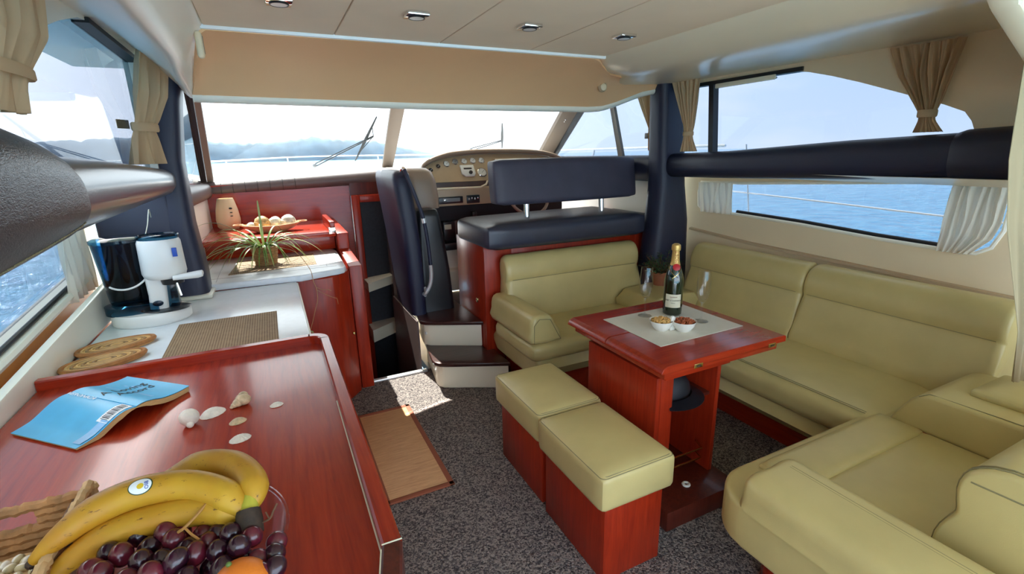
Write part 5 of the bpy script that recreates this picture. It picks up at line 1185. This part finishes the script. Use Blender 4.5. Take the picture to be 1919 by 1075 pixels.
part('filter_handle', loft([rrect(-.415 + .0, -.40, 2.395, 2.425, CZ + .185, .3)] and [[(x, 2.41 + w * cos(a), CZ + .195 + .003 * k + h * sin(a)) for a in [2 * PI * j / 12 for j in range(12)]] for k, (x, w, h) in enumerate(((-.42, .012, .010), (-.38, .014, .013), (-.33, .016, .016), (-.312, .014, .014), (-.308, .006, .006)))]), 'white_plastic', pf)
part('spout', tube([(-.415, 2.43, CZ + .175), (-.405, 2.42, CZ + .115)], .007, 8), 'steel', pf)
part('cup_back', box(-.468, -.425, 2.47, 2.53, CZ + .056, CZ + .17, .006), 'tank_blue', t)
part('power_cable', tube(smooth_path([(-.52, 2.60, CZ + .36), (-.515, 2.66, CZ + .40), (-.51, 2.72, CZ + .46), (-.52, 2.785, CZ + .42)], 4), .0022, 6), 'counter_edge', t)
# spider plant in wicker pot
PZ = .8652
t = thing('spider_plant', 'trailing spider plant in a round wicker pot on the striped placemat', 'potted plant', (-.085, 3.36, PZ))
pc = (-.085, 3.36)
pot = part('wicker_pot', lathe([(.001, 0), (.056, 0), (.074, .115), (.070, .115), (.054, .01), (.001, .01)], 28, (*pc, PZ)), 'wicker', t)
for j in range(11):
    z = .004 + j * .0108; r = .0575 + .018 * z / .115
    part('wicker_row', weld(tube([(pc[0] + (r + .0016 * (-1) ** (k + j)) * cos(2 * PI * k / 28), pc[1] + (r + .0016 * (-1) ** (k + j)) * sin(2 * PI * k / 28), PZ + z) for k in range(28)], .0048, 6, closed=True)), 'wicker', pot)
part('soil', lathe([(.001, .10), (.069, .10), (.001, .106)], 18, (*pc, PZ)), 'soil', t)
def blade(p0, az, length, rise, droop, w, mat):
    n = 14; d = Vector((cos(az), sin(az), 0)); s_ = Vector((-sin(az), cos(az), 0)); rows = []
    for i in range(n + 1):
        k = i / n; c = Vector(p0) + d * (length * k) + Vector((0, 0, rise * sin(k * PI * .62) - droop * k ** 2.2))
        ww = w * (1 - k) ** .6 * (.55 + .45 * min(1, k * 6)) if k < 1 else 0.0003
        c.z = max(c.z, PZ + .004); c.x = max(c.x, -.425); rows.append([c - s_ * ww, c + Vector((0, 0, -ww * .5)), c + s_ * ww, c + Vector((0, 0, -ww * .5 + .0006))])
    return loft(rows)
leaves = [(190, .30, .20, .04), (178, .34, .10, .10), (200, .36, .08, .16), (215, .30, .06, .15), (172, .28, .13, .14), (160, .24, .10, .16), (228, .26, .10, .17), (245, .16, .06, .17), (260, .12, .05, .17), (275, .12, .07, .18), (290, .13, .06, .17), (310, .18, .07, .17), (330, .24, .07, .16), (345, .30, .09, .16), (5, .28, .12, .15), (20, .24, .12, .12), (355, .20, .06, .15), (40, .22, .12, .10), (60, .2, .15, .08), (95, .18, .16, .06), (120, .2, .14, .08), (140, .24, .12, .10), (85, .06, .27, -.02), (186, .18, .09, .14), (205, .22, .05, .12), (235, .20, .05, .16), (300, .20, .10, .17), (320, .14, .05, .16), (10, .16, .05, .13), (150, .16, .12, .05), (195, .28, .14, .12), (340, .17, .10, .13), (268, .09, .06, .19), (220, .34, .09, .17), (180, .2, .15, .05), (350, .13, .11, .06), (183, .31, .16, .15), (208, .33, .12, .18), (194, .24, .18, .10), (168, .33, .16, .12), (222, .22, .12, .18), (2, .22, .14, .17), (335, .2, .12, .17), (250, .2, .1, .18), (285, .17, .1, .18), (240, .28, .08, .16), (212, .40, .07, .15)]
for i, (az, L_, rise, droop) in enumerate(leaves):
    a = rad(az + random.uniform(-6, 6)); p0 = (pc[0] + .02 * cos(a), pc[1] + .02 * sin(a), PZ + .105)
    part('leaf', blade(p0, a, L_ * 1.12, rise, droop, .0082, 0), 'leaf_pale' if i % 3 == 1 else 'leaf_green', t, sharp=60)
ru = part('runner', tube(smooth_path([(-.02, 3.30, PZ + .11), (.08, 3.12, PZ + .10), (.140, 2.97, PZ + .02), (.1485, 2.905, .8225), (.1597, 2.90, .7731), (.156, 2.90, .706), (.1361, 2.90, .6505), (.115, 2.90, .5851), (.095, 2.90, .535)], 4), .0018, 6), 'dry_stalk', t)
part('runner_branch', tube(smooth_path([(.1597, 2.90, .785), (.1946, 2.90, .768), (.22, 2.90, .765), (.2375, 2.90, .755)], 3), .0014, 5), 'dry_stalk', ru)
part('runner_branch', tube(smooth_path([(.158, 2.90, .772), (.2037, 2.90, .7378), (.25, 2.90, .710), (.2623, 2.90, .7046), (.2656, 2.90, .6695)], 3), .0014, 5), 'dry_stalk', ru)
for k in range(7): part('plantlet_leaf', blade((.095, 2.90, .535), rad(k * 51 + 10), .035, .012, .03 * (k % 2), .003, 0) if False else tube([(.095, 2.90, .535), (.095 + .014 * cos(k * .9), 2.90 + .008 * sin(k * .9), .527), (.095 + .02 * cos(k * .9), 2.90 + .012 * sin(k * .9), .510)], [.002, .0022, .0005], 5), 'leaf_pale', ru)
# shelf: boat-shaped bowl with balls, pierced vase
SHZ = 1.0
t = thing('boat_bowl', 'boat-shaped rattan bowl with looped ends on the cherry galley shelf', 'bowl', (-.03, 3.85, SHZ))
def bw(u, v):
    a = 2 * PI * u; k = .45 + .55 * v; return Vector((-.03 + .195 * k * cos(a), 3.85 + .085 * k * sin(a), SHZ + .002 + .045 * v ** 1.6 + .012 * v * cos(a) ** 2))
part('shell', join(surf(bw, 40, 8, .003), lathe([(.001, .001), (.088, .001), (.088, .004), (.001, .005)], 30, (-.03, 3.85, SHZ), 1.0, .44)), 'bowl_rattan', t, sharp=60)
part('rim', weld(tube([bw(k / 48, 1) for k in range(48)], .005, 6, closed=True)), 'bowl_rattan', t)
for sgn in (-1, 1): part('loop_handle', weld(tube([(-.03 + sgn * (.205 + .03 * cos(2 * PI * k / 18)), 3.85 + .035 * sin(2 * PI * k / 18), SHZ + .062) for k in range(18)], .0045, 6, closed=True)), 'bowl_rattan', t)
for c, r, m_, lab in (((-.085, 3.85, 1.062), .052, 'balls_gold', 'gold openwork decorative ball at the port end of the boat-shaped bowl'), ((.0, 3.875, 1.058), .044, 'balls_white', 'plain cream decorative ball in the middle of the boat-shaped bowl'), ((.085, 3.855, 1.062), .050, 'balls_white', 'mottled white decorative ball at the companionway end of the boat-shaped bowl'), ((-.155, 3.845, 1.045), .030, 'balls_white', 'small white decorative ball beside the gold openwork one')):
    t = thing('decorative_ball', lab, 'ball', (c[0], c[1], c[2] - r)); b = part('ball', ell(c, r, 24, 16), m_, t)
    for k in range(5):
        M = T(Vector(c)) @ Matrix.Rotation(k * 1.3, 4, 'Z') @ Matrix.Rotation(.5 + k * .6, 4, 'X')
        part('band', xf(weld(tube([(r * cos(2 * PI * j / 28), r * sin(2 * PI * j / 28), .0) for j in range(28)], .0028, 5, closed=True)), M), 'seagrass_pale' if m_ == 'balls_gold' else 'balls_white', b)
t = thing('ceramic_vase', 'tall cream ceramic vase with pierced slots in the corner of the galley shelf', 'vase', (-.315, 4.22, SHZ))
vz = part('body', lathe([(.001, 0), (.062, 0), (.078, .02), (.082, .07), (.074, .14), (.060, .20), (.052, .225), (.046, .225), (.05, .2), (.001, .19)], 32, (-.315, 4.22, SHZ)), 'ceramic', t)
for z, w in ((.155, .012), (.125, .010), (.10, .010)):
    part('slot', ell((-.315 + .030, 4.22 - .072 + .1 * (z - .1), SHZ + z), (w, .010, .007 if z > .15 else .0035), 12, 8), 'dark_void', vz)
# wall socket on the pillar side of the galley
t = thing('wall_socket', 'small dark wall switch on the cream galley panel behind the port pillar', 'switch', (-.438, 3.45, .93))
part('plate', box(-.4402, -.434, 3.43, 3.49, .92, 1.0, .002), 'black_plastic', t); part('rocker', box(-.435, -.431, 3.445, 3.475, .945, .975, .002), 'grey_plastic', t)
